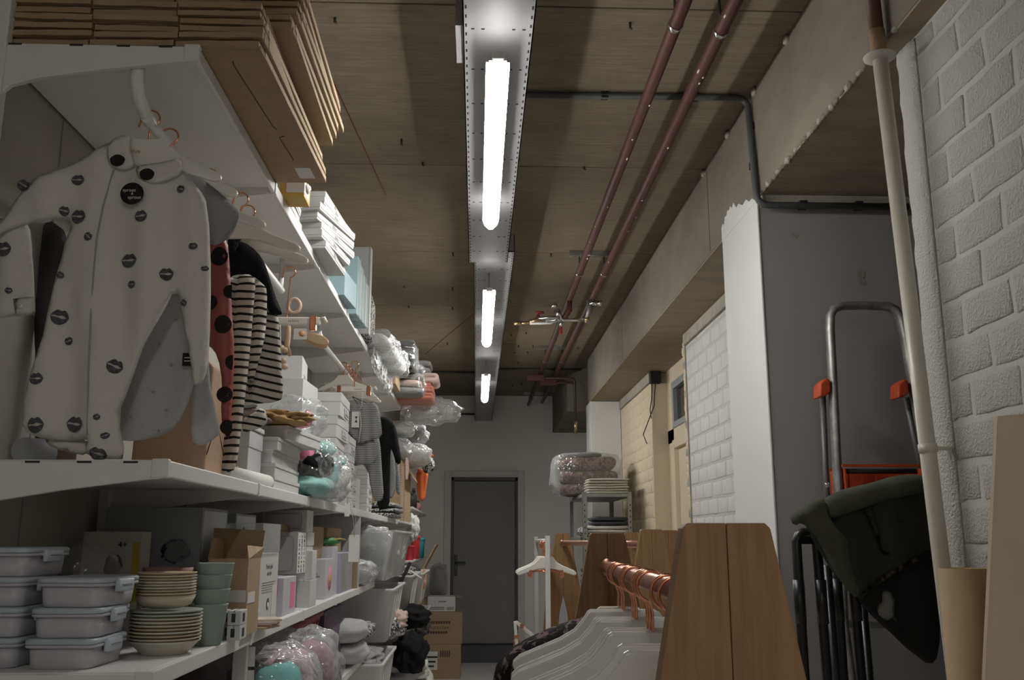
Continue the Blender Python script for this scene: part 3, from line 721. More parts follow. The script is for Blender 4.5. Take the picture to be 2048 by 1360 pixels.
# pale blue boxes
mat('pale_blue', (.36, .52, .56), .6, var=.06, vs=6); mat('pale_blue_b', (.42, .55, .58), .6, var=.05)
carton('blue_box', 'low pale blue carton lying before the upright blue boxes', 'box', -.86, -.575, 4.02, 4.28, ZU, ZU+.115, 'pale_blue', rz=-4)
for k in range(4):
    y = 4.36+k*.085
    t = thing('blue_box', ['tall pale blue box standing upright, front one with a printed bear outline', 'tall pale blue box standing upright, second one', 'tall pale blue box standing upright, third one', 'tall pale blue box standing upright, last before the board'][k], 'box', (-.73, y, ZU), 'upright pale blue boxes')
    h = .285-.02*k
    MB().box(-.90, -.575+.004*k, y, y+.068, ZU, ZU+h).build('sleeve', 'pale_blue' if k % 2 == 0 else 'pale_blue_b', t, bevel=.002)
    MB().box(-.895, -.571+.004*k, y+.052, y+.066, ZU+.004, ZU+h-.004).build('tray_edge', 'card_white', t)
    if k == 0: MB().tube([(-.66+.04*math.cos(a)*(1+.15*math.cos(5*a)), y-.0006, ZU+.19+.045*math.sin(a)) for a in np.linspace(-1.9, 1.9, 16)], .0012, 5).build('print', 'card_white_b', t)
tag(MB().box(-.95, -.572, 4.80, 4.815, ZU, ZU+.47).box(-.574, -.566, 4.795, 4.86, ZU, ZU+.47).build('white_board', 'card_white_b', bevel=.002), 'tall white board standing behind the pale blue boxes', 'board')
# ------------------------------------------------------------------ soft goods on the top shelf
mat('zebra_a', (.5, .49, .47), .9)
blotch('zebra', (.04, .04, .04), (.55, .54, .52), 28, .5, .9, 3.)
tag(MB().blob((-.63, 5.08, ZU+.145), (.12, .36, .30), 3, .12, 2.2, 3, .3).build('fabric_roll', 'zebra'), 'black and white patterned fabric bundle behind the white board', 'fabric')
def folded(name, label, cat, c, size, n, m, grp=None, seed=0, rz=0, part='fold', skew=.008, round_=.5):
    "a pile of folded layers with soft rounded fold edges"
    t = thing(name, label, cat, (c[0], c[1], c[2]), grp)
    h = size[2]/n; rnd = random.Random(seed)
    for k in range(n):
        wx = size[0]*rnd.uniform(.93, 1); wy = size[1]*rnd.uniform(.93, 1)
        ox = c[0]+rnd.uniform(-skew, skew); oy = c[1]+rnd.uniform(-skew, skew); z = c[2]+h*k
        rings = []
        for u in np.linspace(0, 1, 9):
            y = oy-wy/2+wy*u; e = (1-abs(2*u-1)**6)
            ring = []
            for a in np.linspace(0, 2*PI, 20, endpoint=False):
                ca, sa = math.cos(a), math.sin(a)
                sx = math.copysign(abs(ca)**.35, ca); sz = math.copysign(abs(sa)**.7, sa)
                wv = noise.noise(Vector((ox*9+sx, y*11, k*3.1+seed)))
                ring.append((ox+sx*wx/2*(.97+.03*e), y, z+h*.5+sz*h*.5*(.55+.45*e)+wv*h*.22))
            rings.append(ring)
        MB().loft(rings).build(part, m[k % len(m)] if isinstance(m, list) else m, t)
    if rz: t.rotation_euler = (0, 0, math.radians(rz))
    return t
def wrap(c, size, seed, m='film', amp=.16, sub=4, box=.55, fr=3.2):
    return MB().blob(c, size, seed, amp, fr, sub, box, flatb=True)
mat('wool_grey', (.30, .30, .29), .95, bump=.5, bs=120); mat('wool_dark', (.055, .053, .05), .95, bump=.5, bs=120)
mat('coral', (.50, .17, .12), .9, bump=.4, bs=160, sheen=.3); mat('pale_pink', (.62, .47, .41), .9, bump=.3, bs=160); mat('cream_cloth', (.58, .52, .42), .9, bump=.3, bs=150)
mat('cotton_white', (.66, .655, .64), .9, bump=.25, bs=60); mat('grey_marl', (.34, .34, .345), .95, var=.25, vs=220, bump=.15, bs=300)
for k, (y, x, s) in enumerate(((5.30, -.60, .11), (5.68, -.59, .14), (6.08, -.575, .15))):
    t = thing('wrapped_pillow', 'white pillow in clear plastic on the shelf edge, '+['first behind the patterned fabric', 'middle one', 'last before the dark blankets'][k], 'pillow', (x, y, ZU), 'wrapped white pillows')
    MB().blob((x+.01, y, ZU+s*.44), (.20, .34, s*.86), k, .1, 2, 3, .2).build('pillow', 'cotton_white', t)
    wrap((x+.01, y, ZU+s*.5), (.23, .40, s), k+4).build('plastic_wrap', 'film', t)
    MB().blob((-.585, y+.04, ZU-.035), (.04, .36, .14), k+9, .4, 3.5, 4, .2, flatb=False).build('film_drape', 'film_heavy', t)
for k in range(3):
    carton('toy_box', 'grey picture box on the top shelf, '+['with black window', 'middle one', 'beside the dark blankets'][k], 'box', -.86, -.715+.012*k, 5.56+k*.26, 5.80+k*.26, ZU, ZU+.27-.02*k, mat('box_grey', (.24, .25, .27), .6) if k < 2 else mat('box_brown', (.38, .27, .2), .7), side=(.25, .7, .2, .75, 'ink'), group='grey picture boxes on the top shelf')
t = folded('blanket_pile', 'pile of dark folded blankets in plastic at the top', 'blankets', (-.62, 6.58, ZU+.115), (.38, .42, .19), 4, 'wool_dark', seed=3)
wrap((-.62, 6.58, ZU+.21), (.40, .46, .21), 14, amp=.1, box=.7).build('plastic_wrap', 'film_flat', t)
carton('card_carton', 'brown carton under the dark folded blankets', 'carton', -.86, -.56, 6.40, 6.76, ZU, ZU+.112, 'kraft_light')
t = folded('blanket_pile', 'pile of grey and pink blankets in plastic before the coral blanket', 'blankets', (-.58, 6.96, ZU), (.36, .28, .22), 4, ['wool_grey', 'pale_pink', 'wool_grey', 'grey_marl'], seed=5)
wrap((-.58, 6.96, ZU+.115), (.39, .31, .24), 15, amp=.1, box=.7).build('plastic_wrap', 'film_flat', t)
# coral folded blanket: a strip folded back on itself, ends towards the aisle
def fold_strip(par, c, wid, thick, runs, length, m, seed=0, part='fold'):
    pts = []
    for k in range(runs):
        a, b = (-length/2, length/2) if k % 2 == 0 else (length/2, -length/2)
        z = c[2]+thick*(k+.5)
        for u in np.linspace(0, 1, 6): pts.append((c[0]+(a+(b-a)*u)*.96, z))
        if k < runs-1:
            s = 1 if k % 2 == 0 else -1
            for q in (-60, -20, 20, 60): pts.append((c[0]+s*(length/2*.96+math.cos(math.radians(q))*thick*.5), z+thick*.5+math.sin(math.radians(q))*thick*.5))
    rings = []
    n = len(pts)
    L = []; 
    for i in range(n):
        a = np.array(pts[max(i-1, 0)]); b = np.array(pts[min(i+1, n-1)]); d_ = b-a; d_ = d_/(np.linalg.norm(d_)+1e-9); nn = np.array([-d_[1], d_[0]])*thick*.42
        p = np.array(pts[i]); L.append((p+nn, p-nn))
    vs = []; fs = []
    for i, (p, q) in enumerate(L):
        for yy in (c[1]-wid/2, c[1]+wid/2):
            j = noise.noise(Vector((i*.4, yy*3, seed)))*thick*.25
            vs += [(p[0], yy, p[1]+j), (q[0], yy, q[1]+j)]
    for i in range(n-1):
        o = i*4; e = o+4
        fs += [(o, o+1, e+1, e), (o+2, e+2, e+3, o+3), (o, e, e+2, o+2), (o+1, o+3, e+3, e+1)]
    fs += [(0, 2, 3, 1), (n*4-4, n*4-3, n*4-1, n*4-2)]
    return MB().add(vs, fs, True).build(part, m, par)
t = thing('fleece_blanket', 'folded coral fleece blanket on top shelf end, above clear bag', 'blanket', (-.52, 7.3, ZU))
fold_strip(t, (-.52, 7.31, ZU+.005), .36, .026, 5, .34, 'coral', 1)
fold_strip(t, (-.50, 7.31, ZU+.138), .36, .035, 2, .36, 'pale_pink', 4, 'pink_fold')
t = folded('wrapped_blanket', 'grey knitted blanket folded on the coral fleece blanket', 'blanket', (-.52, 7.31, ZU+.212), (.34, .34, .10), 2, 'wool_grey', seed=9)
# clear bag spilling over the shelf end
t = thing('plastic_bag', 'crumpled clear plastic bag hanging out over the aisle', 'bag', (-.37, 7.7, ZU-.12))
MB().blob((-.37, 7.70, ZU-.02), (.46, .36, .21), 21, .28, 2.6, 4, .25, flatb=False).build('film', 'film_heavy', t)
MB().blob((-.44, 7.68, ZU-.01), (.24, .26, .13), 22, .25, 3, 3, flatb=False).build('content', 'cotton_white', t)
MB().blob((-.24, 7.68, ZU-.025), (.10, .2, .09), 25, .4, 4, 3, ridged=True, flatb=False).build('crumple', 'card_white', t)
# ================================================================== hangers and clothes
HALF = [(0, 0), (.045, 0), (.052, -.004), (.062, -.02), (.085, -.045), (.12, -.065), (.17, -.085), (.215, -.103), (.232, -.118), (.228, -.133), (.21, -.136), (.15, -.118), (.09, -.098), (.04, -.088), (0, -.086)]
mat('hanger_white', (.74, .72, .67), .32, spec=.5)
def hook_pts(cx, cy, zt, R=.026, mir=1, stem=.05):
    pts = [(cx, cy, zt-.03), (cx, cy, zt+stem*.6)]
    zc = zt+stem+R
    for a in np.linspace(-100, -360+0, 22): pts.append((cx+mir*math.cos(math.radians(a))*R*(1), cy, zc+math.sin(math.radians(a))*R))
    for q in (.01, .02): pts.append((cx+mir*(R+q*.25), cy, zc-q))
    return pts
def hanger(cx, cy, zt, label, s=1., grp='white hangers with copper hooks', mir=1, R=.026, rz=0, stem=.05, clips=False, wr=.0023, neck=0., m='hanger_white'):
    t = thing('clothes_hanger', label, 'hanger', (cx, cy, zt-.13*s), grp)
    nk = lambda x: x*s+(neck if x > 0 else 0)
    poly = [(cx+nk(x), zt+z*s) for x, z in HALF]+[(cx-nk(x), zt+z*s) for x, z in HALF[-2:0:-1]]
    MB().prism(poly, cy-.0075, cy+.0075, 1).build('arm', m, t, bevel=.005, seg=3)
    MB().tube(hook_pts(cx, cy, zt, R, mir, stem), wr, 8).build('hook', 'copper', t)
    if clips:
        MB().tube([(cx-.15*s, cy, zt-.11*s), (cx+.15*s, cy, zt-.11*s)], .003, 6).build('clip_bar', 'copper', t)
        for sx in (-1, 1): MB().obox((cx+sx*.12*s, cy, zt-.125*s), (.022, .016, .05)).build('clip', 'copper', t, bevel=.003)
    if rz: t.rotation_euler = (0, 0, math.radians(rz))
    return t
def resample(P, h):
    out = []
    n = len(P)
    for i in range(n):
        a = np.array(P[i]); b = np.array(P[(i+1) % n]); m = max(1, int(round(np.linalg.norm(b-a)/h)))
        for k in range(m): out.append(tuple(a+(b-a)*k/m))
    return out
def chaikin(P, it=1):
    for _ in range(it):
        Q = []
        for i in range(len(P)):
            a = np.array(P[i]); b = np.array(P[(i+1) % len(P)]); Q += [tuple(a*.75+b*.25), tuple(a*.25+b*.75)]
        P = Q
    return P
def cloth(par, name, outline, Y, T, m, fold=(.006, .05, .5), h=.011, seed=0, px=True, smooth=1, wrinkle=.004, tilt=0., edge=.028):
    """a hanging piece of clothing: its cut as an outline in the x-z plane, filled on both sides,
    puffed to thickness T and thrown into hanging folds; returns (object, surface function)"""
    P = [(float(AY(x, y, Y)[0]), float(AY(x, y, Y)[2])) for x, y in outline] if px else [tuple(q) for q in outline]
    if smooth: P = chaikin(P, smooth)
    P = resample(P, h)
    A = np.array(P); B = np.roll(A, -1, 0)
    zmax = A[:, 1].max(); zmin = A[:, 1].min()
    def dist(q):
        q = np.array(q); ab = B-A; t_ = np.clip(((q-A)*ab).sum(1)/((ab**2).sum(1)+1e-12), 0, 1)
        return float(np.sqrt((((A+ab*t_[:, None])-q)**2).sum(1).min()))
    def inside(q):
        x, z = q; c = (A[:, 1] > z) != (B[:, 1] > z)
        xi = A[:, 0]+(z-A[:, 1])*(B[:, 0]-A[:, 0])/(B[:, 1]-A[:, 1]+1e-12)
        return bool((c & (x < xi)).sum() % 2)
    amp, lam, sl = fold
    def off(x, z):
        g = .35+.65*(zmax-z)/(zmax-zmin+1e-6)
        w_ = noise.noise(Vector((x*7+seed, z*5, seed*1.3)))*wrinkle*2+noise.noise(Vector((x*22, z*17+seed, 3)))*wrinkle*.6
        return amp*g*math.sin(2*PI*(x+sl*.12*z+.02*noise.noise(Vector((x*6, z*3, seed))))/lam+seed)+w_+tilt*(x-A[:, 0].mean())
    def puff(x, z):
        d_ = min(dist((x, z))/edge, 1); return T*math.sqrt(max(0, 1-(1-d_)**2))
    pts = list(P); nb = len(P)
    xs = np.arange(A[:, 0].min(), A[:, 0].max(), h); zs = np.arange(zmin, zmax, h)
    rnd = random.Random(seed+5)
    for i, x in enumerate(xs):
        for j, z in enumerate(zs):
            q = (x+rnd.uniform(-.2, .2)*h+(h/2 if j % 2 else 0), z+rnd.uniform(-.2, .2)*h)
            if inside(q) and dist(q) > h*.55: pts.append(q)
    r = delaunay_2d_cdt([Vector(p) for p in pts], [], [list(range(nb))], 1, 1e-6)
    V, F, ov = r[0], r[2], r[3]
    vs = []; idx_b = []
    isb = []
    for k, v in enumerate(V):
        b_ = any(i < nb for i in ov[k]); isb.append(b_)
        o = off(v.x, v.y); t_ = 0 if b_ else puff(v.x, v.y)
        vs.append((v.x, Y+o-t_, v.y))
    n0 = len(vs); back = {}
    for k, v in enumerate(V):
        if isb[k]: back[k] = k
        else: back[k] = len(vs); vs.append((v.x, Y+off(v.x, v.y)+puff(v.x, v.y), v.y))
    fs = [tuple(f) for f in F]+[tuple(back[i] for i in reversed(f)) for f in F]
    ob = MB().add(vs, fs, True).build(name, m, par)
    def surf(x, z, e=.0016): return (x, Y+off(x, z)-puff(x, z)-e, z)
    return ob, surf
def decal(par, name, surf, c, poly, m, e=.0022):
    "a flat print laid on the cloth"
    ctr = surf(c[0], c[1], e); vs = [ctr]+[surf(c[0]+p[0], c[1]+p[1], e) for p in poly]; n = len(poly)
    return MB().add(vs, [(0, 1+i, 1+(i+1) % n) for i in range(n)], False).build(name, m, par)
def strip_decal(par, name, surf, c, outer, inner, m, e=.0022):
    vs = [surf(c[0]+p[0], c[1]+p[1], e) for p in outer]+[surf(c[0]+p[0], c[1]+p[1], e) for p in inner]; n = len(outer)
    return MB().add(vs, [(i, i+1, n+i+1, n+i) for i in range(n-1)], False).build(name, m, par)
def lips(par, surf, px, py, wpx, Y, ang, m='lip_ink'):
    c = AY(px, py, Y); w_ = wpx*Y/FPX*1.1/2; ca, sa = math.cos(ang), math.sin(ang); asp = random.uniform(.82, 1.1)
    R2 = lambda p: (p[0]*ca-p[1]*sa, p[0]*sa+p[1]*ca)
    ts = np.linspace(-1, 1, 13)
    up = [R2((t_*w_, w_*asp*((1-t_*t_)**.8*(.95-.28*math.exp(-(t_*4)**2))))) for t_ in ts]
    ui = [R2((t_*w_, w_*asp*(.13*(1-t_*t_)+.05*math.sin(t_*7)))) for t_ in ts]
    li = [R2((t_*w_, -w_*asp*(.16*(1-t_*t_)+.05*math.sin(t_*5)))) for t_ in ts]
    lo = [R2((t_*w_, -w_*asp*((1-t_*t_)**.6*.98))) for t_ in ts]
    n = 13
    vs = []
    for L in (up, ui, li, lo): vs += [surf(c[0]+p[0], c[2]+p[1], .0022) for p in L]
    fs = [(i, i+1, n+i+1, n+i) for i in range(n-1)]+[(2*n+i, 2*n+i+1, 3*n+i+1, 3*n+i) for i in range(n-1)]
    return MB().add(vs, fs).build('lip_print', m, par)
mat('lip_ink', (.035, .037, .042), .9, col2=(.13, .13, .14), vs=160)
mat('romper_cotton', (.64, .615, .575), .92, bump=.25, bs=420, var=.03, vs=30, spec=.15)
# ---- white romper with lip prints
YR = 1.965
rp = thing('baby_romper', 'white romper printed with black lips and a dotted round collar', 'romper', (-.8, YR, 1.72))
body = [(258, 268), (215, 290), (160, 320), (112, 344), (72, 356), (50, 376), (28, 404), (0, 452), (-14, 478), (0, 472), (24, 456), (62, 447), (121, 438), (143, 443), (129, 474), (110, 545), (99, 597), (81, 693), (46, 790), (37, 836), (44, 860), (90, 880), (150, 882), (180, 879), (171, 893), (178, 913), (215, 918), (250, 917), (232, 836), (265, 751), (312, 652), (352, 566), (367, 650), (384, 715), (388, 776), (412, 766), (419, 690), (420, 560), (417, 412), (400, 378), (366, 350), (362, 318), (335, 330), (295, 352), (268, 330), (262, 296)]
bo, bs_ = cloth(rp, 'body', body, YR, .012, 'romper_cotton', (.011, .105, .5), seed=2, wrinkle=.006)
sl, ss_ = cloth(rp, 'sleeve', [(-16, 432), (30, 446), (60, 442), (66, 520), (70, 600), (71, 632), (34, 631), (0, 637), (-14, 640)], YR+.022, .010, 'romper_cotton', (.004, .06, .2), seed=5)
cloth(rp, 'cuff', [(27, 598), (70, 594), (71, 632), (33, 631)], YR+.014, .004, 'romper_cotton', (.001, .06, .2), seed=6, smooth=0)
MB().lathe([(.0, 0), (.0045, 0), (.0045, .002), (0, .002)], AY(41, 612, YR-.0015), 12, 1).build('snap_button', 'hanger_white', rp)
cloth(rp, 'inner_hem', [(88, 872), (178, 876), (178, 912), (130, 904), (94, 890)], YR+.02, .004, 'romper_cotton', (.003, .05, .2), seed=8)
lc, lcs = cloth(rp, 'collar', [(215, 283), (257, 265), (263, 303), (271, 331), (254, 341), (228, 337), (213, 320)], YR-.022, .0045, 'romper_cotton', (.0, .1, 0), seed=1, h=.006, wrinkle=.001, edge=.01)
rc, rcs = cloth(rp, 'collar', [(270, 336), (290, 329), (327, 324), (361, 315), (365, 349), (331, 363), (308, 369), (279, 361)], YR-.022, .0045, 'romper_cotton', (.0, .1, 0), seed=1, h=.006, wrinkle=.001, edge=.01)
mat('dot_black', (.018, .014, .013), .95)
for sf, x, y in ((lcs, 237, 323), (rcs, 296, 351)):
    c = AY(x, y, YR-.022); decal(rp, 'collar_dot', sf, (c[0], c[2]), [(.0160*math.cos(a)*(1+.04*math.sin(5*a)), .0135*math.sin(a)) for a in np.linspace(0, 2*PI, 20, endpoint=False)], 'dot_black')
for x, y, w_, on in [(51, 373, 23, 0), (161, 364, 26, 0), (132, 424, 19, 0), (161, 436, 31, 0), (182, 477, 17, 0), (13, 501, 28, 1), (121, 550, 17, 0), (22, 583, 14, 1), (121, 634, 33, 0), (289, 439, 24, 0), (366, 383, 16, 0), (390, 496, 17, 0), (264, 525, 32, 0), (268, 572, 16, 0), (336, 550, 25, 0), (411, 538, 13, 0), (372, 609, 15, 0), (138, 682, 16, 0), (79, 759, 25, 0), (234, 734, 29, 0), (77, 851, 30, 0), (151, 848, 34, 0), (201, 836, 12, 0), (200, 908, 28, 0), (214, 872, 15, 0)]:
    lips(rp, ss_ if on else bs_, x, y, w_, YR+(.022 if on else 0), random.uniform(-.7, .5) if w_ < 27 else random.uniform(-.6, .15))
mat('seam_shadow', (.36, .34, .31), .9)
pts = [AY(x, y, YR) for x, y in [(232, 345), (212, 415), (199, 480), (193, 560), (189, 640), (185, 740), (183, 800), (181, 872)]]
MB().tube([bs_(p[0], p[2], .0008) for p in pts], .0020, 6).build('placket_seam', 'seam_shadow', rp)
# swing tag
tg = thing('swing_tag', 'round black swing tag with white lettering on the romper', 'tag', AY(264, 410, YR-.03))
p = AY(264, 387, YR-.034)
MB().lathe([(0, -.0008), (.0245, -.0008), (.0245, .0008), (0, .0008)], p, 30, 1).build('disc', 'dot_black', tg)
for s_, dx, dz, sz in (('sproet', -.006, .007, .0105), ('&', .001, -.001, .008), ('sprout', .006, -.009, .0105)): text(s_, sz, (p[0]+dx, p[1]-.0012, p[2]+dz), R_FRONT, 'paper', tg, depth=.0002)
MB().tube([AY(266, 366, YR-.034), AY(270, 350, YR-.03), AY(271, 336, YR-.02)], .0008, 5).build('string', 'paper', tg)
# hangers on the near rail
hanger(-.737, 1.99, 2.425, 'white hanger holding the lip print romper', .72, mir=-1, stem=.03, R=.020)
h_ = [o for o in COL.objects if o.name.startswith('clothes_hanger')][0]
text('blue', .014, AY(270, 302, 1.98), R_FRONT, mat('gold_ink', (.5, .36, .16), .5), h_, depth=.0003)
# ---- grey tee with small crosses
YT = 2.07
tee = thing('grey_tee', 'pale grey cotton tee with curved hem hanging behind the romper', 'shirt', (-.74, YT, 1.8))
mat('marl', (.43, .435, .44), .95, var=.14, vs=260, bump=.2, bs=300, spec=.1)
to, ts_ = cloth(tee, 'body', [(300, 330), (372, 342), (400, 352), (418, 368), (420, 500), (405, 640), (392, 730), (386, 790), (353, 854), (301, 879), (250, 884), (225, 870), (230, 700), (210, 500), (205, 380), (250, 335)], YT, .010, 'marl', (.009, .11, .3), seed=11)
cloth(tee, 'sleeve', [(372, 343), (405, 358), (440, 386), (470, 412), (482, 430), (470, 458), (450, 486), (425, 494), (405, 470), (395, 400)], YT+.005, .014, mat('marl_dark', (.29, .295, .305), .95, var=.14, vs=260, bump=.2, bs=300), (.006, .06, .6), seed=13)
for x, y in [(322, 690), (344, 731), (272, 746), (310, 786), (333, 821), (268, 836), (318, 862), (354, 640), (332, 612)]:
    c = AY(x, y, YT)
    decal(tee, 'star_print', ts_, (c[0], c[2]), [((.0075 if k % 2 == 0 else .0016)*math.cos(k*PI/5+.3), (.0075 if k % 2 == 0 else .0016)*math.sin(k*PI/5+.3)) for k in range(10)], 'ink_grey')
lt = thing('swing_tag', 'black rectangular swing tag on the pale grey tee', 'tag', AY(380, 735, YT-.02))
a_ = AY(366, 706, YT-.025); b_ = AY(390, 732, YT-.025)
MB().box(a_[0], b_[0], YT-.026, YT-.0245, b_[2], a_[2]).build('card', 'dot_black', lt)
for k, q in enumerate((.35, .6)): MB().box(a_[0]+.004, b_[0]-.008, YT-.0266, YT-.026, b_[2]+(a_[2]-b_[2])*q, b_[2]+(a_[2]-b_[2])*(q+.06)).build('line_print', 'paper', lt)
g3 = thing('grey_leggings', 'light grey leggings leg below the right romper sleeve', 'leggings', (-.62, 2.12, 1.75))
cloth(g3, 'leg', [(388, 640), (416, 640), (417, 762), (430, 812), (443, 868), (420, 882), (398, 892), (381, 882), (384, 800)], 2.12, .010, mat('pale_marl', (.47, .475, .48), .95, var=.1, vs=240), (.006, .07, .2), seed=15)
hanger(-.725, 2.085, 2.425, 'white hanger holding the pale grey tee', .72, mir=-1, stem=.03, R=.020)
# dark garment deep behind the romper on the left
dg = thing('dark_coat', 'dark grey coat hanging in shadow left behind the romper', 'coat', (-.95, 2.2, 1.9))
cloth(dg, 'body', [(55, 450), (120, 440), (150, 520), (140, 640), (120, 900), (60, 905), (70, 640)], 2.2, .012, mat('coat_grey', (.075, .072, .072), .95, bump=.3, bs=200), (.01, .06, .2), seed=17)
# ---- pink trousers with black dots
YP = 2.32
pk = thing('dotted_trousers', 'dusky pink trousers with big black dots on the rail', 'trousers', (-.62, YP, 1.75))
po, ps_ = cloth(pk, 'leg', [(405, 478), (430, 472), (455, 474), (460, 540), (464, 620), (468, 690), (466, 760), (462, 850), (459, 878), (450, 872), (443, 830), (446, 770), (436, 712), (418, 690), (405, 690)], YP, .010, mat('pink_leather', (.32, .075, .07), .45, spec=.4), (.006, .09, .3), seed=19)
for x, y, r in [(440, 515, .022), (462, 585, .016), (448, 651, .021), (424, 607, .017), (466, 725, .017), (451, 790, .018), (456, 855, .016)]:
    c = AY(x, y, YP); decal(pk, 'dot_print', ps_, (c[0], c[2]), [(min(r*math.cos(a), AY(467, y, YP)[0]-c[0]-.002), r*1.12*math.sin(a)) for a in np.linspace(0, 2*PI, 18, endpoint=False)], 'dot_black')
hanger(-.70, 2.33, 2.425, 'white hanger holding the dotted pink trousers', .66, mir=-1, stem=.03, R=.020)
# ---- black cardigan over striped jumper
stripes('breton', (.60, .55, .49), (.018, .018, .02), .0212, .34, 2, .006, 14)
stripes('breton_b', (.56, .53, .48), (.018, .018, .02), .0215, .32, 2, .004, 10, skew=.2)
YS = 2.55
st = thing('striped_jumper', 'cream jumper with black stripes under the black cardigan', 'jumper', (-.62, YS, 1.71))
cloth(st, 'sleeve', [(470, 556), (492, 545), (512, 556), (506, 620), (496, 742), (480, 880), (473, 938), (456, 946), (440, 942), (443, 890), (456, 850), (465, 760), (468, 660)], YS-.03, .010, 'breton', (.005, .05, .3), seed=21)
cloth(st, 'sleeve', [(508, 556), (524, 566), (535, 578), (533, 640), (528, 690), (505, 770), (495, 800), (497, 720), (505, 630)], YS+.005, .010, 'breton', (.005, .04, .4), seed=22)
cloth(st, 'body', [(440, 560), (500, 552), (540, 590), (556, 620), (562, 700), (568, 795), (560, 802), (504, 810), (470, 812), (452, 700)], YS+.07, .012, 'breton_b', (.008, .08, .3), seed=23)
cd = thing('black_cardigan', 'black knitted cardigan with fluffy collar on the rail', 'cardigan', (-.62, YS, 2.1))
cloth(cd, 'yoke', [(430, 500), (456, 486), (470, 480), (500, 490), (524, 514), (537, 546), (550, 590), (564, 624), (562, 630), (535, 628), (532, 580), (515, 556), (494, 550), (470, 549), (455, 560), (440, 560)], YS+.035, .016, 'black_cloth', (.005, .08, .3), seed=25)
for k in range(9):
    q = AY(459+k*2.5+random.uniform(-2, 2), 500-k*5.0+random.uniform(-3, 3), YS+.0)
    MB().blob(q, (.03, .03, .03), k, .35, 3, 2, flatb=False).build('collar_tuft', 'black_cloth', cd)
hanger(-.665, 2.60, 2.425, 'white hanger holding the black cardigan and striped jumper', .78, mir=-1, stem=.03, R=.020)
hanger(-.660, 2.50, 2.425, 'empty white hanger before the black cardigan', .74, mir=-1, stem=.03, R=.020)
# pale striped sweat folded over the stack edge
gs = thing('striped_shirt', 'small grey and white striped shirt lying on the shoe box pile', 'shirt', (-.66, 2.74, 1.9))
cloth(gs, 'body', [(482, 838), (505, 828), (525, 812), (536, 842), (520, 856), (500, 862), (486, 868)], 2.72, .012, 'breton_b', (.004, .05, .3), seed=27)
cloth(gs, 'lining', [(500, 838), (528, 812), (538, 846), (516, 858), (488, 868)], 2.75, .008, 'marl', (.003, .05, .3), seed=28)
# ---- trouser hanger with baby shoes
def bar_hanger(cx, cy, z, half, label, lettering=None, rzc=0):
    t = thing('clip_hanger', label, 'hanger', (cx, cy, z-.02), 'white clip hangers')
    MB().box(cx-half, cx+half, cy-.007, cy+.007, z-.014, z+.014).build('bar', 'hanger_white', t, bevel=.005, seg=3)
    for sx in (-1, 1):
        MB().tube([(cx+sx*half*.98, cy, z+.006), (cx+sx*(half+.012), cy, z+.012), (cx+sx*(half+.02), cy, z-.006)], .007, 8).build('tip', 'hanger_white', t)
        c = MB().box(cx+sx*half*.78-.011, cx+sx*half*.78+.011, cy-.013, cy+.013, z-.034, z+.018).build('clip', 'copper', t, bevel=.003)
    MB().tube(hook_pts(cx, cy, z+.02, .02, -1, max(.02, 2.46-.02-z-.012)), .0023, 8).build('hook', 'copper', t)
    if lettering: text(lettering, .014, (cx+half*.2, cy-.0078, z), R_FRONT, 'ink_grey', t, depth=.0003)
    return t
bar_hanger(-.66, 3.20, 2.292, .115, 'white clip hanger with the tan baby slippers', 'ta.blue')
sh = thing('baby_slippers', 'pair of tan slipper soles hanging from the clip hanger', 'slippers', (-.58, 3.2, 2.18), None)
for k, (x, y) in enumerate(((630, 676), (628, 682))):
    c = AY(x, y, 3.19+.02*k)
    pts = [(.05*math.cos(a)*(1 if math.cos(a) > 0 else 1.15), .017*math.sin(a)*(1+.2*math.cos(a))) for a in np.linspace(0, 2*PI, 24, endpoint=False)]
    ca, sa = math.cos(-.35), math.sin(-.35)
    MB().prism([(c[0]+p[0]*ca-p[1]*sa, c[2]+p[0]*sa+p[1]*ca) for p in pts], c[1], c[1]+.012, 1).build('sole', mat('tan', (.55, .40, .25), .6) if k == 0 else 'kraft_edge', sh, bevel=.003)
tg2 = thing('price_tag', 'small white tag with orange dot on the clip hanger', 'tag', AY(600, 680, 3.17))
a_ = AY(588, 657, 3.17); b_ = AY(613, 679, 3.17)
MB().box(a_[0], b_[0], 3.169, 3.171, b_[2], a_[2]).build('card', 'paper', tg2)
MB().lathe([(0, -.0004), (.011, -.0004), (.011, .0004), (0, .0004)], (a_[0]+.029, 3.1685, (a_[2]+b_[2])/2+.002), 18, 1).build('dot_print', mat('peach', (.7, .4, .25), .7), tg2)
bd = thing('bead_string', 'string of wooden beads hanging from the clip hanger', 'beads', AY(568, 742, 3.18))
P0 = [AY(x, y, 3.18) for x, y in [(560, 650), (562, 695), (566, 720), (569, 738)]]
MB().tube(P0, .0012, 5).build('string', 'paper', bd)
for x, y, r in [(562, 696, 7), (570, 700, 6), (567, 722, 6.5), (569, 733, 7)]:
    c = AY(x, y, 3.175); MB().lathe([(r*3.18/FPX*math.sin(a), -r*3.18/FPX*math.cos(a)) for a in np.linspace(.05, PI-.05, 9)], c, 14).build('bead', mat('wood_bead', (.55, .43, .3), .5), bd)
rt = thing('rattle', 'wooden rattle ring and branch toy on the clip hanger', 'toy', AY(572, 718, 3.22))
MB().tube([AY(x, y, 3.22) for x, y in [(577, 652), (576, 672), (574, 694), (580, 712)]], [.008, .010, .009, .006], 9).build('handle', 'tan', rt)
MB().tube([tuple(np.array(AY(588, 612, 3.3))+np.array((.022*math.cos(a), 0, .026*math.sin(a)))) for a in np.linspace(0, 2*PI, 16, endpoint=False)], .007, 8, True).build('ring', 'wood_bead', rt)
kx = thing('paper_bag', 'peach coloured paper bag standing below the pink trousers', 'bag', (-.74, 2.42, ZM))
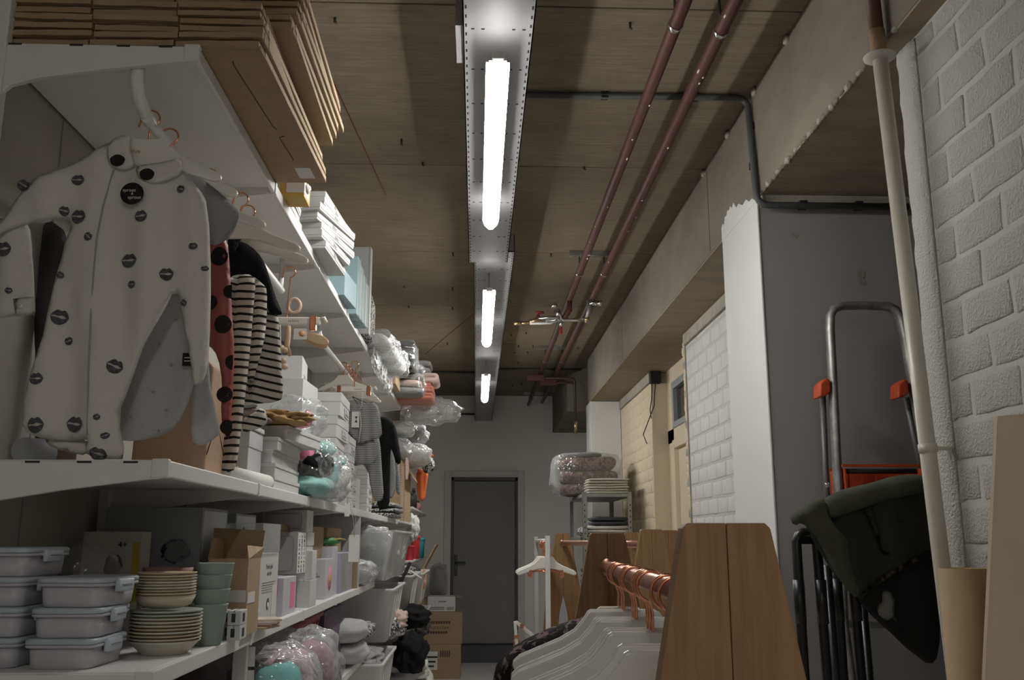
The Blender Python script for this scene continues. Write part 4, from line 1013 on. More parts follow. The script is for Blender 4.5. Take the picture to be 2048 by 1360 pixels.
MB().prism([(-.845, ZM), (-.665, ZM), (-.660, ZM+.27), (-.675, ZM+.285), (-.84, ZM+.28)], 2.34, 2.50, 1).build('sack', mat('peach_paper', (.50, .34, .23), .8, bump=.3, bs=25), kx, bevel=.006)
MB().tube([(-.662, 2.34, ZM+.05), (-.664, 2.42, ZM+.14), (-.662, 2.50, ZM+.06)], .0012, 5).build('crease', 'kraft_dark', kx)
# ================================================================== middle shelf
def SY(px, X=-.63): d = _ray(px, 1000); return float(X/d[0]*d[1])
def shoe_box(x0, x1, y0, y1, z0, z1, label, grp, m='card_white', lid=.4, st=True, rz=0):
    return carton('shoe_box', label, 'box', x0, x1, y0, y1, z0, z1, m, lid=(z1-z0)*lid, group=grp, rz=rz, side=(.45, .85, .12, .52, 'label_paper') if st else None)
o5 = ['lowest', 'second from below', 'third from below', 'fourth from below', 'fifth from below', 'topmost']
# flat white boxes, near pile
for k in range(4):
    carton('white_box', 'flat white box in the near pile on the middle shelf, '+(o5[:3]+['topmost of four'])[k], 'box', -.90, -.628+[.002, 0, -.006, .004][k], 2.97, 3.39, ZM+.0405*k, ZM+.0400+.0405*k, 'card_white', lid=.012, group='near pile of flat white boxes', rz=[0, .6, -.5, .8][k])
carton('white_box', 'wide flat white box bridging the near box pile', 'box', -.92, -.585, 3.06, 3.46, ZM+.163, ZM+.207, 'card_white', lid=.014, rz=-6)
kp = thing('paper_bag', 'crumpled kraft paper bag on top of the near box pile', 'bag', (-.62, 3.15, ZM+.208))
MB().blob((-.66, 3.10, ZM+.232), (.22, .20, .05), 31, .35, 3.5, 4, .3).build('sack', mat('kraft_bag', (.42, .26, .11), .75, bump=.5, bs=30), kp)
sl_ = thing('mauve_slippers', 'mauve plush slippers tucked beside the kraft paper bag', 'slippers', (-.70, 2.93, ZM+.17))
for k in range(3): MB().blob((-.715+.012*k, 2.88+.05*k, ZM+.235-.018*k+.015), (.085, .13, .028), 40+k, .1, 2, 3).build('slipper', mat('mauve', (.24, .18, .17), .9) if k else 'wool_grey', sl_)
MB().box(-.90, -.66, 2.80, 2.95, ZM+.165, ZM+.18).build('tray', 'hanger_white', sl_, bevel=.003)
carton('white_box', 'low white box under the mauve slippers', 'box', -.92, -.665, 2.78, 2.955, ZM, ZM+.163, 'card_white_b', lid=.05)
rl = thing('paper_roll', 'white printed paper roll lying along the shelf edge', 'roll', (-.655, 2.72, ZM))
MB().tube([(-.665, 2.52, ZM+.021), (-.645, 2.955, ZM+.021)], .020, 16).build('roll', 'paper', rl)
MB().tube([(-.6595, 2.68, ZM+.021), (-.656, 2.74, ZM+.021)], .0206, 16).build('band', 'tan', rl)
for k, (a, b) in enumerate(((2.80, 2.83), (2.87, 2.90), (2.58, 2.60))): MB().tube([(-.652, a, ZM+.030), (-.650, b, ZM+.040)], .0025, 5).build('print_mark', 'ink_grey', rl)
# small upright boxes in a column
zz = ZM
for k, h in enumerate((.15, .15, .155, .09)):
    off_ = [0, .01, .02, -.005][k]
    carton('shoe_box', 'white carton in the column by the wooden toys, '+['lowest', 'second from below', 'third, below the top one', 'topmost and smallest'][k], 'box', -.88, -.685+off_, 3.62, 3.88 if k < 3 else 3.84, zz, zz+h, 'card_white', side=(.3, .8, .12, .34, 'label_paper'), group='column of white cartons', rz=[0, 2, -3, 5][k]); zz += h+.001
carton('white_box', 'narrow white carton standing left of the carton column', 'box', -.90, -.745, 3.48, 3.60, ZM, ZM+.30, 'card_white_b')
# larger shoe boxes
zz = ZM
for k, h in enumerate((.098, .098, .098, .098, .105)):
    shoe_box(-.80, -.632+[0, .004, -.004, .006, .012][k], 4.26, 4.56+.01*k, zz, zz+h, 'white lidded shoe box in the tall pile behind pink rose, '+(o5[:4]+['topmost'])[k], 'tall pile of lidded shoe boxes', rz=[0, -1, 1, -1.5, 1][k]); zz += h+.0015
zz = ZM
for k in range(4):
    shoe_box(-.82, -.632+.004*k, 4.62, 4.86, zz, zz+.085, 'white lidded shoe box in the lower pile behind the tall one, '+(o5[:3]+['topmost'])[k], 'lower pile of lidded shoe boxes', 'card_white_b'); zz += .0865
zz = ZM
for k in range(3):
    shoe_box(-.82, -.640, 4.90, 5.10, zz, zz+.075, 'white lidded shoe box next to the shorts, '+['lowest', 'middle', 'topmost'][k], 'shoe boxes next to the shorts', 'card_white'); zz += .0765
# wrapped toys in clear bags
mat('mint', (.30, .56, .52), .85, bump=.3, bs=80); mat('rose', (.72, .24, .36), .7); mat('aqua', (.22, .48, .50), .7)
def bagged(label, c, size, items, seed, film='film', cat='bag', name='plastic_bag', amp=.2, zb=None):
    t = thing(name, label, cat, (c[0], c[1], c[2]-size[2]/2))
    for i, (nm, off, sz, m) in enumerate(items):
        MB().blob((c[0]+off[0], c[1]+off[1], c[2]+off[2]), sz, seed+i*3, .22, 2.6, 3, .15, flatb=False).build(nm, m, t)
    MB().blob(c, size, seed, amp, 2.8, 4, .35).build('film', film, t)
    return t
bagged('clear bag with mint plush and black fabric at the shelf edge', (-.665, 3.66, ZM+.112), (.26, .38, .26), [('mint_plush', (.03, .02, .075), (.17, .24, .07), 'mint'), ('mint_plush', (.04, -.06, -.07), (.17, .30, .08), 'mint'), ('black_fabric', (.04, -.05, .01), (.17, .26, .11), 'black_cloth'), ('aqua_fabric', (.06, .05, -.02), (.14, .2, .10), 'aqua'), ('pink_bow', (.03, -.15, .045), (.07, .06, .11), 'rose')], 51, 'film')
bagged('clear bag of pale mint toys with white filling', (-.655, 4.02, ZM+.098), (.24, .32, .22), [('mint_plush', (.02, -.03, .06), (.18, .22, .05), 'mint'), ('white_filling', (.04, .02, -.02), (.17, .24, .13), 'cotton_white')], 57, 'film_heavy')
pr = thing('plastic_bag', 'clear bag with a pink fabric rose on the box pile', 'bag', (-.62, 3.46, ZM+.21))
MB().blob((-.655, 3.50, ZM+.285), (.20, .22, .16), 61, .3, 2.5, 4, .1, flatb=False).build('film', 'film', pr)
for k in range(4):
    MB().tube([(-.630+(.012+.006*k)*math.cos(a), 3.42, ZM+.275+(.010+.006*k)*math.sin(a)) for a in np.linspace(k, k+4.6, 12)], .008, 8, flat=.9).build('petal', 'rose', pr)
sm_ = ['lowest', 'second', 'third', 'fourth', 'topmost']
zz = ZM
for k in range(5):
    carton('small_box', 'small white box in the slim stack beside the hanging black dress, '+sm_[k], 'box', -.80, -.632, 5.55, 5.80, zz, zz+.052, 'card_white', lid=.018, side=(.5, .85, .15, .6, 'label_paper'), group='slim stack of small white boxes'); zz += .0535
carton('white_box', 'plain white carton between mint toys and slim stack', 'box', -.86, -.66, 5.16, 5.42, ZM, ZM+.18, 'card_white')
# bucket under the romper
bk = thing('white_cup', 'grey white cup lying on the middle shelf under the romper', 'cup', (-.96, 2.16, ZM))
MB().lathe([(.028, -.05), (.034, .03), (.036, .034), (.031, .034), (.026, -.045)], (-.985, 2.14, ZM+.036), 22, 1).build('shell', mat('cup_grey', (.30, .31, .33), .5), bk)
carton('picture_card', 'dark carton with zigzag print at the far left of the middle shelf', 'carton', -1.035, -1.0, 2.26, 2.40, ZM, ZM+.09, 'kraft_dark')
# hanging clothes on the far rail
bh = bar_hanger(-.655, 4.98, 2.365-.03, .10, 'white clip hanger holding the striped shorts', 'ta.blue')
stripes('pin_grey', (.36, .36, .355), (.12, .12, .125), .0095, .45, 2, .002, 20)
so = thing('striped_shorts', 'grey pinstriped shorts with white tag under the clip hanger', 'shorts', (-.66, 5.0, 2.0))
so1, sos = cloth(so, 'waist', [(690, 812), (722, 808), (755, 803), (762, 845), (765, 874), (740, 882), (716, 889), (706, 876), (686, 858)], 5.0, .010, 'pin_grey', (.008, .06, .2), seed=31)
cloth(so, 'leg', [(700, 880), (730, 872), (754, 872), (756, 926), (728, 930), (702, 927)], 5.03, .010, 'pin_grey', (.007, .05, .2), seed=32)
a_ = AY(704, 823, 4.979); b_ = AY(718, 855, 4.979)
tg3 = thing('price_tag', 'white tag with a black bow printed, on the striped shorts', 'tag', b_)
MB().box(a_[0], b_[0], 4.977, 4.9815, b_[2], a_[2]).build('card', 'paper', tg3)
MB().tube([(b_[0]-.012, 4.98, a_[2]-.004), (b_[0]+.01, 4.985, a_[2]+.03), (b_[0]+.012, 4.985, 2.33)], .0012, 5).build('string', 'paper', tg3)
cx, cz = (a_[0]+b_[0])/2+.004, (a_[2]+b_[2])/2
MB().add([(cx, 4.9762, cz), (cx-.008, 4.9762, cz+.016), (cx+.008, 4.9762, cz+.016), (cx+.008, 4.9762, cz-.016), (cx-.008, 4.9762, cz-.016)], [(0, 2, 1), (0, 4, 3)]).build('bow_print', 'ink', tg3)
MB().tube([AY(720, 822, 4.97), AY(722, 850, 4.965), AY(717, 885, 4.97)], .003, 6).build('draw_cord', 'cream_cloth', so)
gd = thing('grey_dress', 'long grey pinstriped dress behind the shorts', 'dress', (-.64, 5.15, 1.75))
cloth(gd, 'body', [(700, 850), (748, 845), (760, 880), (764, 940), (768, 1000), (755, 1003), (745, 1000), (735, 930), (700, 920)], 5.15, .010, 'pin_grey', (.006, .05, .2), seed=34)
bd_ = thing('black_dress', 'long black sleeved dress hanging beside the grey dress', 'dress', (-.62, 5.4, 1.71))
cloth(bd_, 'body', [(740, 836), (765, 832), (782, 838), (792, 855), (798, 890), (804, 925), (793, 930), (786, 906), (781, 895), (780, 960), (779, 1018), (753, 1021), (757, 960), (752, 900)], 5.4, .014, 'black_cloth', (.005, .06, .2), seed=36)
for x_ in (-.66, -.60): MB().tube([(x_, 5.4, 2.18), (x_-.03, 5.41, 2.32), (-.72, 5.41, 2.36)], .002, 5).build('hanging_loop', 'black_cloth', bd_)
gt = thing('grey_trousers', 'grey trousers pair hanging behind the black dress', 'trousers', (-.60, 5.62, 1.75))
cloth(gt, 'leg', [(776, 880), (786, 880), (794, 972), (783, 1000), (776, 990)], 5.62, .008, 'grey_marl', (.004, .05, .2), seed=38)
cloth(gt, 'leg', [(786, 880), (794, 885), (803, 985), (794, 992), (789, 960)], 5.64, .008, 'pin_grey', (.004, .05, .2), seed=39)
for x_ in (-.58, -.55): MB().tube([(x_, 5.63, 2.05), (x_-.05, 5.58, 2.25), (-.70, 5.56, 2.36)], .002, 5).build('hanging_loop', 'grey_marl', gt)
for k in range(6):
    hanger(-.725+.004*k, 5.06+.10*k, 2.425, 'white hanger on the far rail, '+['first behind the shorts', 'second', 'third', 'fourth', 'fifth', 'last'][k], .62, 'white hangers on the far rail', mir=-1, stem=.03, R=.020, rz=-14, wr=.003)
folded('chequered_cloth', 'folded black and white chequered cloth below the black dress', 'cloth', (-.66, 6.95, ZM), (.22, .7, .10), 3, blotch('check', (.05, .05, .05), (.55, .55, .54), 90, .5, .9, 0), seed=8)
ob = thing('open_carton', 'tall open brown carton beyond the tall bays', 'carton', (-.75, 8.1, ZM))
zt = ZM+.47
for bx in ((-.90, -.895, 7.56, 8.7), (-.605, -.60, 7.56, 8.7), (-.895, -.605, 7.56, 7.565), (-.895, -.605, 8.695, 8.7)): MB().box(*bx, ZM, zt).build('wall', 'kraft_light', ob)
MB().box(-.895, -.605, 7.565, 8.695, ZM, ZM+.004).build('base', 'kraft', ob)
MB().box(-.604, -.47, 8.0, 8.66, zt-.004, zt, rot('Y', 62)).build('flap', 'kraft_edge', ob).location = (-.03, 0, -.055)
MB().box(-.89, -.61, 7.40, 7.56, zt-.004, zt, rot('X', 70)).build('flap', 'kraft_edge', ob).location = (0, .05, -.075)
MB().box(-.601, -.599, 7.9, 7.96, ZM, zt).build('tape', 'tape', ob)
# wrapped textiles heaped on the carton
for k, (c, s_, m, lb) in enumerate([((-.70, 7.80, zt+.10), (.34, .48, .20), 'grey_marl', 'grey knit in clear plastic, nearest on the tall open carton'), ((-.60, 8.25, zt+.10), (.40, .48, .20), 'cotton_white', 'white textile in clear plastic, behind the grey knit'), ((-.62, 8.7, zt+.10), (.36, .45, .20), 'wool_grey', 'dark grey textile in clear plastic, farthest on the carton'), ((-.66, 7.75, zt+.265), (.30, .42, .13), 'cotton_white', 'flat white textile in clear plastic on the grey knit'), ((-.60, 8.35, zt+.285), (.34, .5, .17), 'wool_dark', 'dark textile in clear plastic, uppermost of the heap')]):
    bagged(lb, c, s_, [('textile', (0, 0, -.005), (s_[0]*.86, s_[1]*.86, s_[2]*.8), m)], 70+k, 'film_heavy', amp=.2)
ogm = mat('orange_cloth', (.72, .16, .05), .8)
og = thing('orange_bag', 'orange cloth bag hanging beside the tall open carton', 'bag', (-.56, 8.85, 1.8))
cloth(og, 'body', [(832, 938), (858, 940), (853, 975), (849, 1003), (836, 1001), (833, 970)], 8.85, .02, ogm, (.008, .06, .2), seed=41)
MB().tube([AY(836, 941, 8.85), AY(840, 925, 8.8), (-.62, 8.72, zt+.03)], .006, 6).build('strap', ogm, og)
tag(MB().blob(AY(857, 911, 8.45), (.08, .06, .04), 43, .4, 3, 3, flatb=False).build('orange_bow', ogm), 'small orange fabric bow sticking out of the heap', 'bow')
rb = thing('ribbon', 'pale pink ribbon dangling from the plastic heap', 'ribbon', (-.55, 7.5, 1.9))
cloth(rb, 'strip', [(809, 915), (817, 915), (819, 940), (815, 964), (809, 958)], 7.5, .003, 'pale_pink', (.004, .05, .2), seed=44, edge=.004)
blotch('bw_print', (.04, .04, .04), (.6, .6, .6), 40, .5)
tag(MB().blob(AY(856, 930, 8.7), (.12, .12, .15), 46, .3, 3, 3, flatb=False).build('printed_cloth', 'bw_print'), 'crumpled black and white cloth beside the orange bag', 'cloth')
# price tags hanging off the middle shelf edge
def hang_tag(px0, py0, px1, py1, Y, py_s, label, rz=0):
    a = AY(px0, py0, Y); b = AY(px1, py1, Y); t = thing('price_tag', label, 'tag', ((a[0]+b[0])/2, Y, b[2]), 'white cardboard price tags')
    MB().box(a[0], b[0], Y-.001, Y+.001, b[2], a[2]).build('card', 'paper', t, bevel=.0008)
    m_ = (a[0]+b[0])/2
    for s_ in (-1, 1): MB().tube([(m_, Y-.002, a[2]-.008), (m_+s_*.006, Y-.002, (a[2]+AY(px0, py_s, Y)[2])/2), (-.6085, Y-.002, AY(px0, py_s, Y)[2])], .0012, 5).build('string', 'cream_cloth', t)
    return t
hang_tag(698, 1070, 717, 1124, 4.55, 1005, 'white price tag on a string over the lower shelf')
hang_tag(690, 1005, 699, 1033, 4.35, 985, 'narrow white tag stuck on the middle shelf edge')
hang_tag(744, 1322, 762, 1358, 5.4, 1290, 'white price tag on the lower white bin')
# ================================================================== lower shelf
mat('lunch_lid', (.44, .50, .56), .3, spec=.5); mat('lunch_body', (.47, .465, .50), .38, spec=.45)
def rrect(cx, cy, hx, hy, r, n=5):
    P = []
    for sx, sy, a0 in ((1, 1, 0), (-1, 1, 90), (-1, -1, 180), (1, -1, 270)):
        for k in range(n):
            a = math.radians(a0+90*k/(n-1)); P.append((cx+sx*(hx-r)+math.cos(a)*r, cy+sy*(hy-r)+math.sin(a)*r))
    return P
def rr_loft(mb, cx, cy, levels, r):
    return mb.loft([[(x, y, z) for x, y in rrect(cx, cy, hx, hy, min(r, hx*.9, hy*.9))] for hx, hy, z in levels])
def lunch_box(cx, cy, z, label, rz=0):
    t = thing('lunch_box', label, 'lunch box', (cx, cy, z), 'pale blue lunch boxes')
    hx, hy = .066, .088
    rr_loft(MB(), cx, cy, [(hx-.010, hy-.010, z), (hx-.006, hy-.006, z+.003), (hx-.003, hy-.003, z+.040)], .022).build('tub', 'lunch_body', t)
    rr_loft(MB(), cx, cy, [(hx+.002, hy+.002, z+.0398), (hx+.003, hy+.003, z+.043), (hx+.002, hy+.002, z+.0455)], .022).build('rim', 'lunch_body', t)
    rr_loft(MB(), cx, cy, [(hx-.001, hy-.001, z+.0456), (hx+.003, hy+.003, z+.047), (hx+.003, hy+.003, z+.054), (hx, hy, z+.0568), (hx-.01, hy-.01, z+.0574)], .022).build('lid', 'lunch_lid', t)
    for s in (1, -1):
        c = rr_loft(MB(), cx+s*(hx+.006), cy, [(.004, .034, z+.028), (.005, .036, z+.030), (.005, .036, z+.050), (.003, .034, z+.053)], .004).build('clip', 'lunch_lid', t)
        MB().box(cx+s*(hx+.0115)-.0012, cx+s*(hx+.0115)+.0012, cy-.022, cy+.022, z+.040, z+.042).build('clip_slot', 'ink_grey', c)
    if rz: t.rotation_euler = (0, 0, math.radians(rz))
    return t
LB = .0576
for k in range(4): lunch_box(-.956+[0, .004, .0, .012][k], 2.03, ZL+LB*k, 'pale blue lunch box in the left stack of four, '+['lowest', 'second from below', 'third from below', 'topmost'][k], [1, -1, 2, -3][k])
for k in range(3): lunch_box(-.800+[0, .004, .014][k], 2.01, ZL+LB*k, 'pale blue lunch box in the right stack of three, '+['lowest', 'middle', 'topmost'][k], [-2, 1, -4][k])
pc = [mat('bamboo_cream', (.56, .50, .40), .55), mat('bamboo_tan', (.50, .41, .29), .55), mat('bamboo_pale', (.60, .57, .50), .55), mat('bamboo_sage', (.42, .47, .41), .55)]
def plate(c, r, z, h, m, label, grp):
    o = MB().lathe([(0, z), (r*.55, z), (r*.62, z+.002), (r*.96, z+h-.004), (r, z+h-.002), (r, z+h), (r*.97, z+h), (r*.6, z+.005), (0, z+.004)], (c[0], c[1], 0), 40).build('plate', m)
    return tag(o, label, 'plate', grp)
pos = ['lowest', 'second', 'third', 'fourth', 'fifth', 'sixth', 'seventh', 'eighth', 'ninth', 'topmost']
c = (-.682, 2.185)
MB0 = MB().lathe([(0, ZL), (.045, ZL), (.05, ZL+.004), (.072, ZL+.026), (.076, ZL+.030), (.07, ZL+.030), (.046, ZL+.008), (0, ZL+.006)], (c[0], c[1], 0), 40).build('bowl', pc[2])
tag(MB0, 'pale round bowl at the foot of the lower plate stack', 'bowl')
for k in range(9): plate(c, .0765, ZL+.0225+.0072*k, .014, pc[[0, 1, 2, 1, 0, 2, 0, 3, 3][k]], 'cream plate in the lower stack beside lunch boxes, '+(pos[:8]+['topmost'])[k], 'lower stack of cream plates')
c2 = (-.69, 2.195)
tag(MB().lathe([(0, ZL+.0955), (.03, ZL+.0955), (.055, ZL+.104), (.064, ZL+.122), (.061, ZL+.122), (.05, ZL+.106), (0, ZL+.1)], (c2[0], c2[1], 0), 36).build('bowl', pc[0]), 'cream bowl between the two plate stacks', 'bowl')
for k in range(9): plate(c2, .064, ZL+.112+.0062*k, .0125, pc[[1, 0, 1, 2, 0, 2, 1, 0, 1][k]], 'small cream plate in the upper stack, '+(pos[:8]+['topmost'])[k], 'upper stack of small plates')
mat('sage_cup', (.30, .38, .34), .55); mat('dusty_pink', (.36, .19, .17), .6)
for k in range(4):
    z = ZL+[0, .055, .085, .110][k]; h = [.095, .075, .078, .080][k]
    o = MB().lathe([(0, z), (.030, z), (.032, z+.003), (.043, z+h-.004), (.0445, z+h), (.041, z+h), (.030, z+.006), (0, z+.005)], (-.637+.003*k, 2.36, 0), 32).build('cup', 'sage_cup')
    tag(o, 'sage green cup nested in a tower beside the plates, '+['lowest', 'second from below', 'third from below', 'topmost'][k], 'cup', 'tower of sage green cups')
tag(MB().lathe([(0, ZL), (.05, ZL), (.058, ZL+.16), (.060, ZL+.178), (.056, ZL+.178), (.05, ZL+.02), (0, ZL+.015)], (-.76, 2.42, 0), 32).build('beaker', 'dusty_pink'), 'dusty pink beaker behind the small plates', 'beaker')
for k in range(4):
    carton('small_box', 'tiny white box by the cup tower, '+['lower left', 'lower right', 'upper left', 'upper right'][k], 'box', -.660+.042*(k % 2), -.621+.042*(k % 2)-.006, 2.462, 2.53, ZL+.036*(k//2), ZL+.035+.036*(k//2), 'card_white', front=(.3, .6, .2, .8, 'ink'), side=(.3, .6, .2, .8, 'ink'), group='tiny white boxes')
# back row, near the wall
c4 = carton('game_box', 'pale box with 4+ print behind the plastic bag', 'box', -.985, -.84, 2.45, 2.52, ZL, ZL+.265, mat('box_taupe', (.46, .43, .39), .7), front=(.86, .99, .35, .9, mat('mustard', (.45, .36, .07), .7)))
text('4+', .022, (-.885, 2.447, ZL+.232), R_FRONT, 'ink', c4)
MB().blob((-.905, 2.448, ZL+.18), (.045, .006, .06), 4, .25, 3, 3, flatb=False).build('figure_print', 'kraft_dark', c4)
bagged('limp clear bag of brown items behind the lunch boxes', (-.99+.06, 2.30, ZL+.115), (.20, .17, .23), [('contents', (0, 0, -.04), (.16, .13, .12), mat('taupe', (.16, .14, .125), .8))], 90, 'film_flat')
g1 = carton('storage_box', 'long grey carton with embossed cat print at the back', 'box', -.99, -.735, 2.60, 2.86, ZL+.165, ZL+.33, mat('slate', (.27, .285, .31), .6), side=(.05, .95, .05, .95, mat('slate_pale', (.55, .57, .60), .6)))
MB().blob((-.80, 2.5985, ZL+.215), (.07, .004, .06), 3, .4, 3, 3, flatb=False).build('cat_print', mat('slate_dark', (.17, .178, .195), .6), g1)
carton('storage_box', 'dark slate carton under the cat print carton', 'box', -.98, -.72, 2.58, 2.86, ZL, ZL+.163, 'slate_dark', side=(.2, .8, .3, .8, 'slate'))
g2 = carton('storage_box', 'grey carton with pale side behind the acetate box', 'box', -1.0, -.74, 2.98, 3.25, ZL+.18, ZL+.325, 'slate', side=(.05, .95, .05, .95, 'slate_pale'))
MB().blob((-.7385, 3.08, ZL+.255), (.004, .05, .055), 8, .4, 3, 3, flatb=False).build('cat_print', 'ink', g2)
carton('storage_box', 'plain dark carton supporting the pale sided grey carton', 'box', -1.0, -.72, 2.96, 3.26, ZL, ZL+.178, 'slate_dark')
for k in range(3): carton('brown_carton', 'shadowed brown carton at the back of the lower shelf, '+['left', 'middle', 'right'][k]+' one', 'carton', -1.02, -.70+.01*k, 3.42+.5*k, 3.88+.5*k, ZL, ZL+.30, 'kraft' , group='shadowed brown cartons at the back')
# open brown carton with raised flaps
oc = thing('open_carton', 'open brown carton with raised flaps behind the cups', 'carton', (-.64, 2.63, ZL))
xa, xb, ya, yb, zt = -.705, -.600, 2.575, 2.72, ZL+.195
for bx in ((xa, xa+.004, ya, yb), (xb-.004, xb, ya, yb), (xa+.004, xb-.004, ya, ya+.004), (xa+.004, xb-.004, yb-.004, yb)): MB().box(*bx, ZL, zt).build('wall', 'kraft_light', oc)
MB().box(xa+.004, xb-.004, ya+.004, yb-.004, ZL, ZL+.004).build('base', 'kraft', oc)
MB().prism([(xa, zt), (xb, zt), (xb+.008, zt+.075), (xa-.07, zt+.085), (xa-.06, zt+.03)], yb-.002, yb+.002, 1).build('flap', 'kraft', oc)
MB().prism([(ya, zt), (yb, zt), (yb-.01, zt+.05), (ya+.03, zt+.055)], xa-.002, xa+.002, 0).build('flap', 'kraft_edge', oc)
MB().add([(xb, ya, zt), (xb, yb, zt), (xb+.012, yb-.02, zt+.03), (xb-.01, ya+.02, zt+.035), (xb-.004, ya, zt), (xb-.004, yb, zt)], [(0, 1, 2, 3), (4, 3, 2, 5)]).build('flap', 'kraft_edge', oc)
for a, b, s_ in ((.08, .46, 0), (.55, .98, 0)): MB().box(xa+(xb-xa)*a, xa+(xb-xa)*b, ya-.0012, ya, ZL+.085, ZL+.115).build('shipping_label', 'label_paper', oc)
MB().box(xb, xb+.0012, ya+.01, ya+.09, ZL+.08, ZL+.108).build('shipping_label', 'label_paper', oc)
cds = thing('card_bundle', 'flat bundle of wrapped pastel cards on the shelf edge', 'cards', (-.645, 2.70, ZL))
# (bundle lies before the carton)
for k in range(4): MB().obox((-.608+.003*k, 2.79+.012*k, ZL+.004+.006*k), (.075, .10, .0055), rot('Z', -14+11*k)).build('card', [pc[1], MATS['dusty_pink'], MATS['label_paper'], pc[0]][k], cds)
cds.location = cds.location
# night light box with acetate box on it
pb = carton('night_light_box', 'white box with penguin print under the clear acetate box', 'box', -.735, -.628, 2.84, 3.10, ZL, ZL+.205, 'card_white')
text('Panda night', .020, (-.6274, 2.97, ZL+.165), R_AISLE, 'ink_grey', pb, depth=.0003); text('night light', .016, (-.6274, 2.97, ZL+.145), R_AISLE, 'ink_grey', pb, depth=.0003)
for k in range(5): MB().box(-.6285, -.6272, 2.88, 3.06-.02*(k % 3), ZL+.118-.007*k, ZL+.120-.007*k).build('text_line', 'ink_grey', pb)
MB().lathe([(0, -.0006), (.018, -.0006), (.018, .0006), (0, .0006)], (-.6277, 2.97, ZL+.055), 18, 0).build('penguin_print', 'ink', pb)
MB().lathe([(0, -.0004), (.011, -.0004), (.011, .0004), (0, .0004)], (-.6268, 2.97, ZL+.050), 16, 0).build('penguin_belly', 'card_white', pb)
MB().box(-.6285, -.627, 3.02, 3.09, ZL+.02, ZL+.10).build('barcode_label', 'label_paper', pb)
MB().blob((-.70, 2.8392, ZL+.045), (.04, .003, .07), 3, .2, 3, 3, flatb=False).build('bear_print', 'ink', pb)
ac = thing('acetate_box', 'empty clear acetate box on the penguin box', 'box', (-.68, 2.95, ZL+.206))
plastic_film('acetate', a=.22, bump=.06, bs=4., rough=.06)
for bx in ((-.755, -.7545, 2.83, 3.08, 0, .085), (-.6225, -.622, 2.83, 3.08, 0, .085), (-.7545, -.6225, 2.83, 2.8305, 0, .085), (-.7545, -.6225, 3.0795, 3.08, 0, .085), (-.755, -.622, 2.83, 3.08, .0852, .0856)): MB().box(*bx[:4], ZL+.207+bx[4], ZL+.207+bx[5]).build('pane', 'acetate', ac)
# letters box
lb_ = carton('letter_box', 'white storage tin with black alphabet letters down its side', 'box', -.78, -.632, 3.44, 3.60, ZL+.125, ZL+.272, mat('tin_grey', (.40, .40, .39), .5), side=(.02, .98, .02, .98, 'paper'))
for i, row in enumerate(('ABCDEFGHI', 'QRSTUVWXY', 'NOPJKLMZA')):
    for j, ch in enumerate(row): text(ch, .019, (-.6305, 3.468+.05*i, ZL+.137+.0148*j), R_AISLE @ rot('Z', 90), 'ink', lb_, depth=.0004)
MB().tube([(x, 3.4392, z) for x, z in rrect(-.706, ZL+.198, .06, .06, .015)], .0008, 4, True).build('emboss', 'ink_grey', lb_)
carton('white_box', 'small white carton under the alphabet tin, left one', 'box', -.78, -.70, 3.45, 3.60, ZL, ZL+.123, 'card_white')
carton('donut_box', 'pale box with pink donut print under the alphabet tin', 'box', -.698, -.628, 3.20, 3.42, ZL, ZL+.122, mat('pale_lilac', (.55, .53, .58), .6), side=(.55, .9, .15, .85, 'rose'), front=(.2, .75, .55, .95, 'rose'))
wb_ = carton('white_box', 'white box with double border lines on top of the alphabet tin', 'box', -.80, -.635, 3.62, 3.76, ZL+.273, ZL+.355, 'card_white')
for s_ in (.058, .066): MB().tube([(x, 3.6192, z) for x, z in rrect(-.722, ZL+.314, s_, s_*.45, .002, 2)], .0007, 4, True).build('border_print', 'ink_grey', wb_)
carton('white_box', 'tall white box supporting the double border box', 'box', -.80, -.632, 3.625, 3.78, ZL, ZL+.272, 'card_white_b', lid=.05)
carton('white_box', 'narrow white box at the shelf edge before the unicorn box', 'box', -.66, -.612, 3.64, 3.74, ZL+.10, ZL+.205, 'card_white')
carton('white_box', 'low white box at the shelf edge below the narrow one', 'box', -.66, -.612, 3.62, 3.76, ZL, ZL+.099, 'card_white')
mat('lilac', (.40, .39, .56), .6)
ub = carton('unicorn_box', 'pale lilac box with pink and yellow flower print', 'box', -.745, -.632, 4.10, 4.32, ZL, ZL+.165, 'pale_lilac', front=[(.12, .8, .55, .58, 'ink_grey'), (.12, .7, .62, .65, 'ink_grey'), (.12, .6, .70, .76, 'ink_grey'), (.12, .35, .08, .16, 'ink')])
MB().lathe([(0, -.0006), (.05, -.0006), (.05, .0006), (0, .0006)], (-.6318, 4.22, ZL+.08), 18, 0, 1., 1.).build('flower_print', 'rose', ub)
MB().lathe([(0, -.0006), (.022, -.0006), (.022, .0006), (0, .0006)], (-.6308, 4.22, ZL+.08), 12, 0).build('flower_heart', 'mustard', ub)
carton('unicorn_box', 'taller lilac box behind the flower print box', 'box', -.77, -.640, 4.34, 4.50, ZL, ZL+.215, 'pale_lilac')
sb = carton('star_box', 'periwinkle box with white stars at the shelf edge', 'box', -.72, -.632, 4.52, 4.98, ZL, ZL+.185, 'lilac', side=(.02, .98, .02, .98, mat('slate_pic', (.33, .33, .35), .5)))
for k in range(11):
    x = -.712+.07*((k*37) % 10)/10; z = ZL+.015+.155*k/11
    MB().add([(x+(.006 if q % 2 == 0 else .0025)*math.sin(q*PI/5), 4.5192, z+(.006 if q % 2 == 0 else .0025)*math.cos(q*PI/5)) for q in range(10)], [tuple(range(10))]).build('star_print', 'card_white', sb)
gb = thing('green_pouch', 'bright green padded pouch lying on the lilac boxes', 'pouch', (-.70, 4.5, ZL+.215))
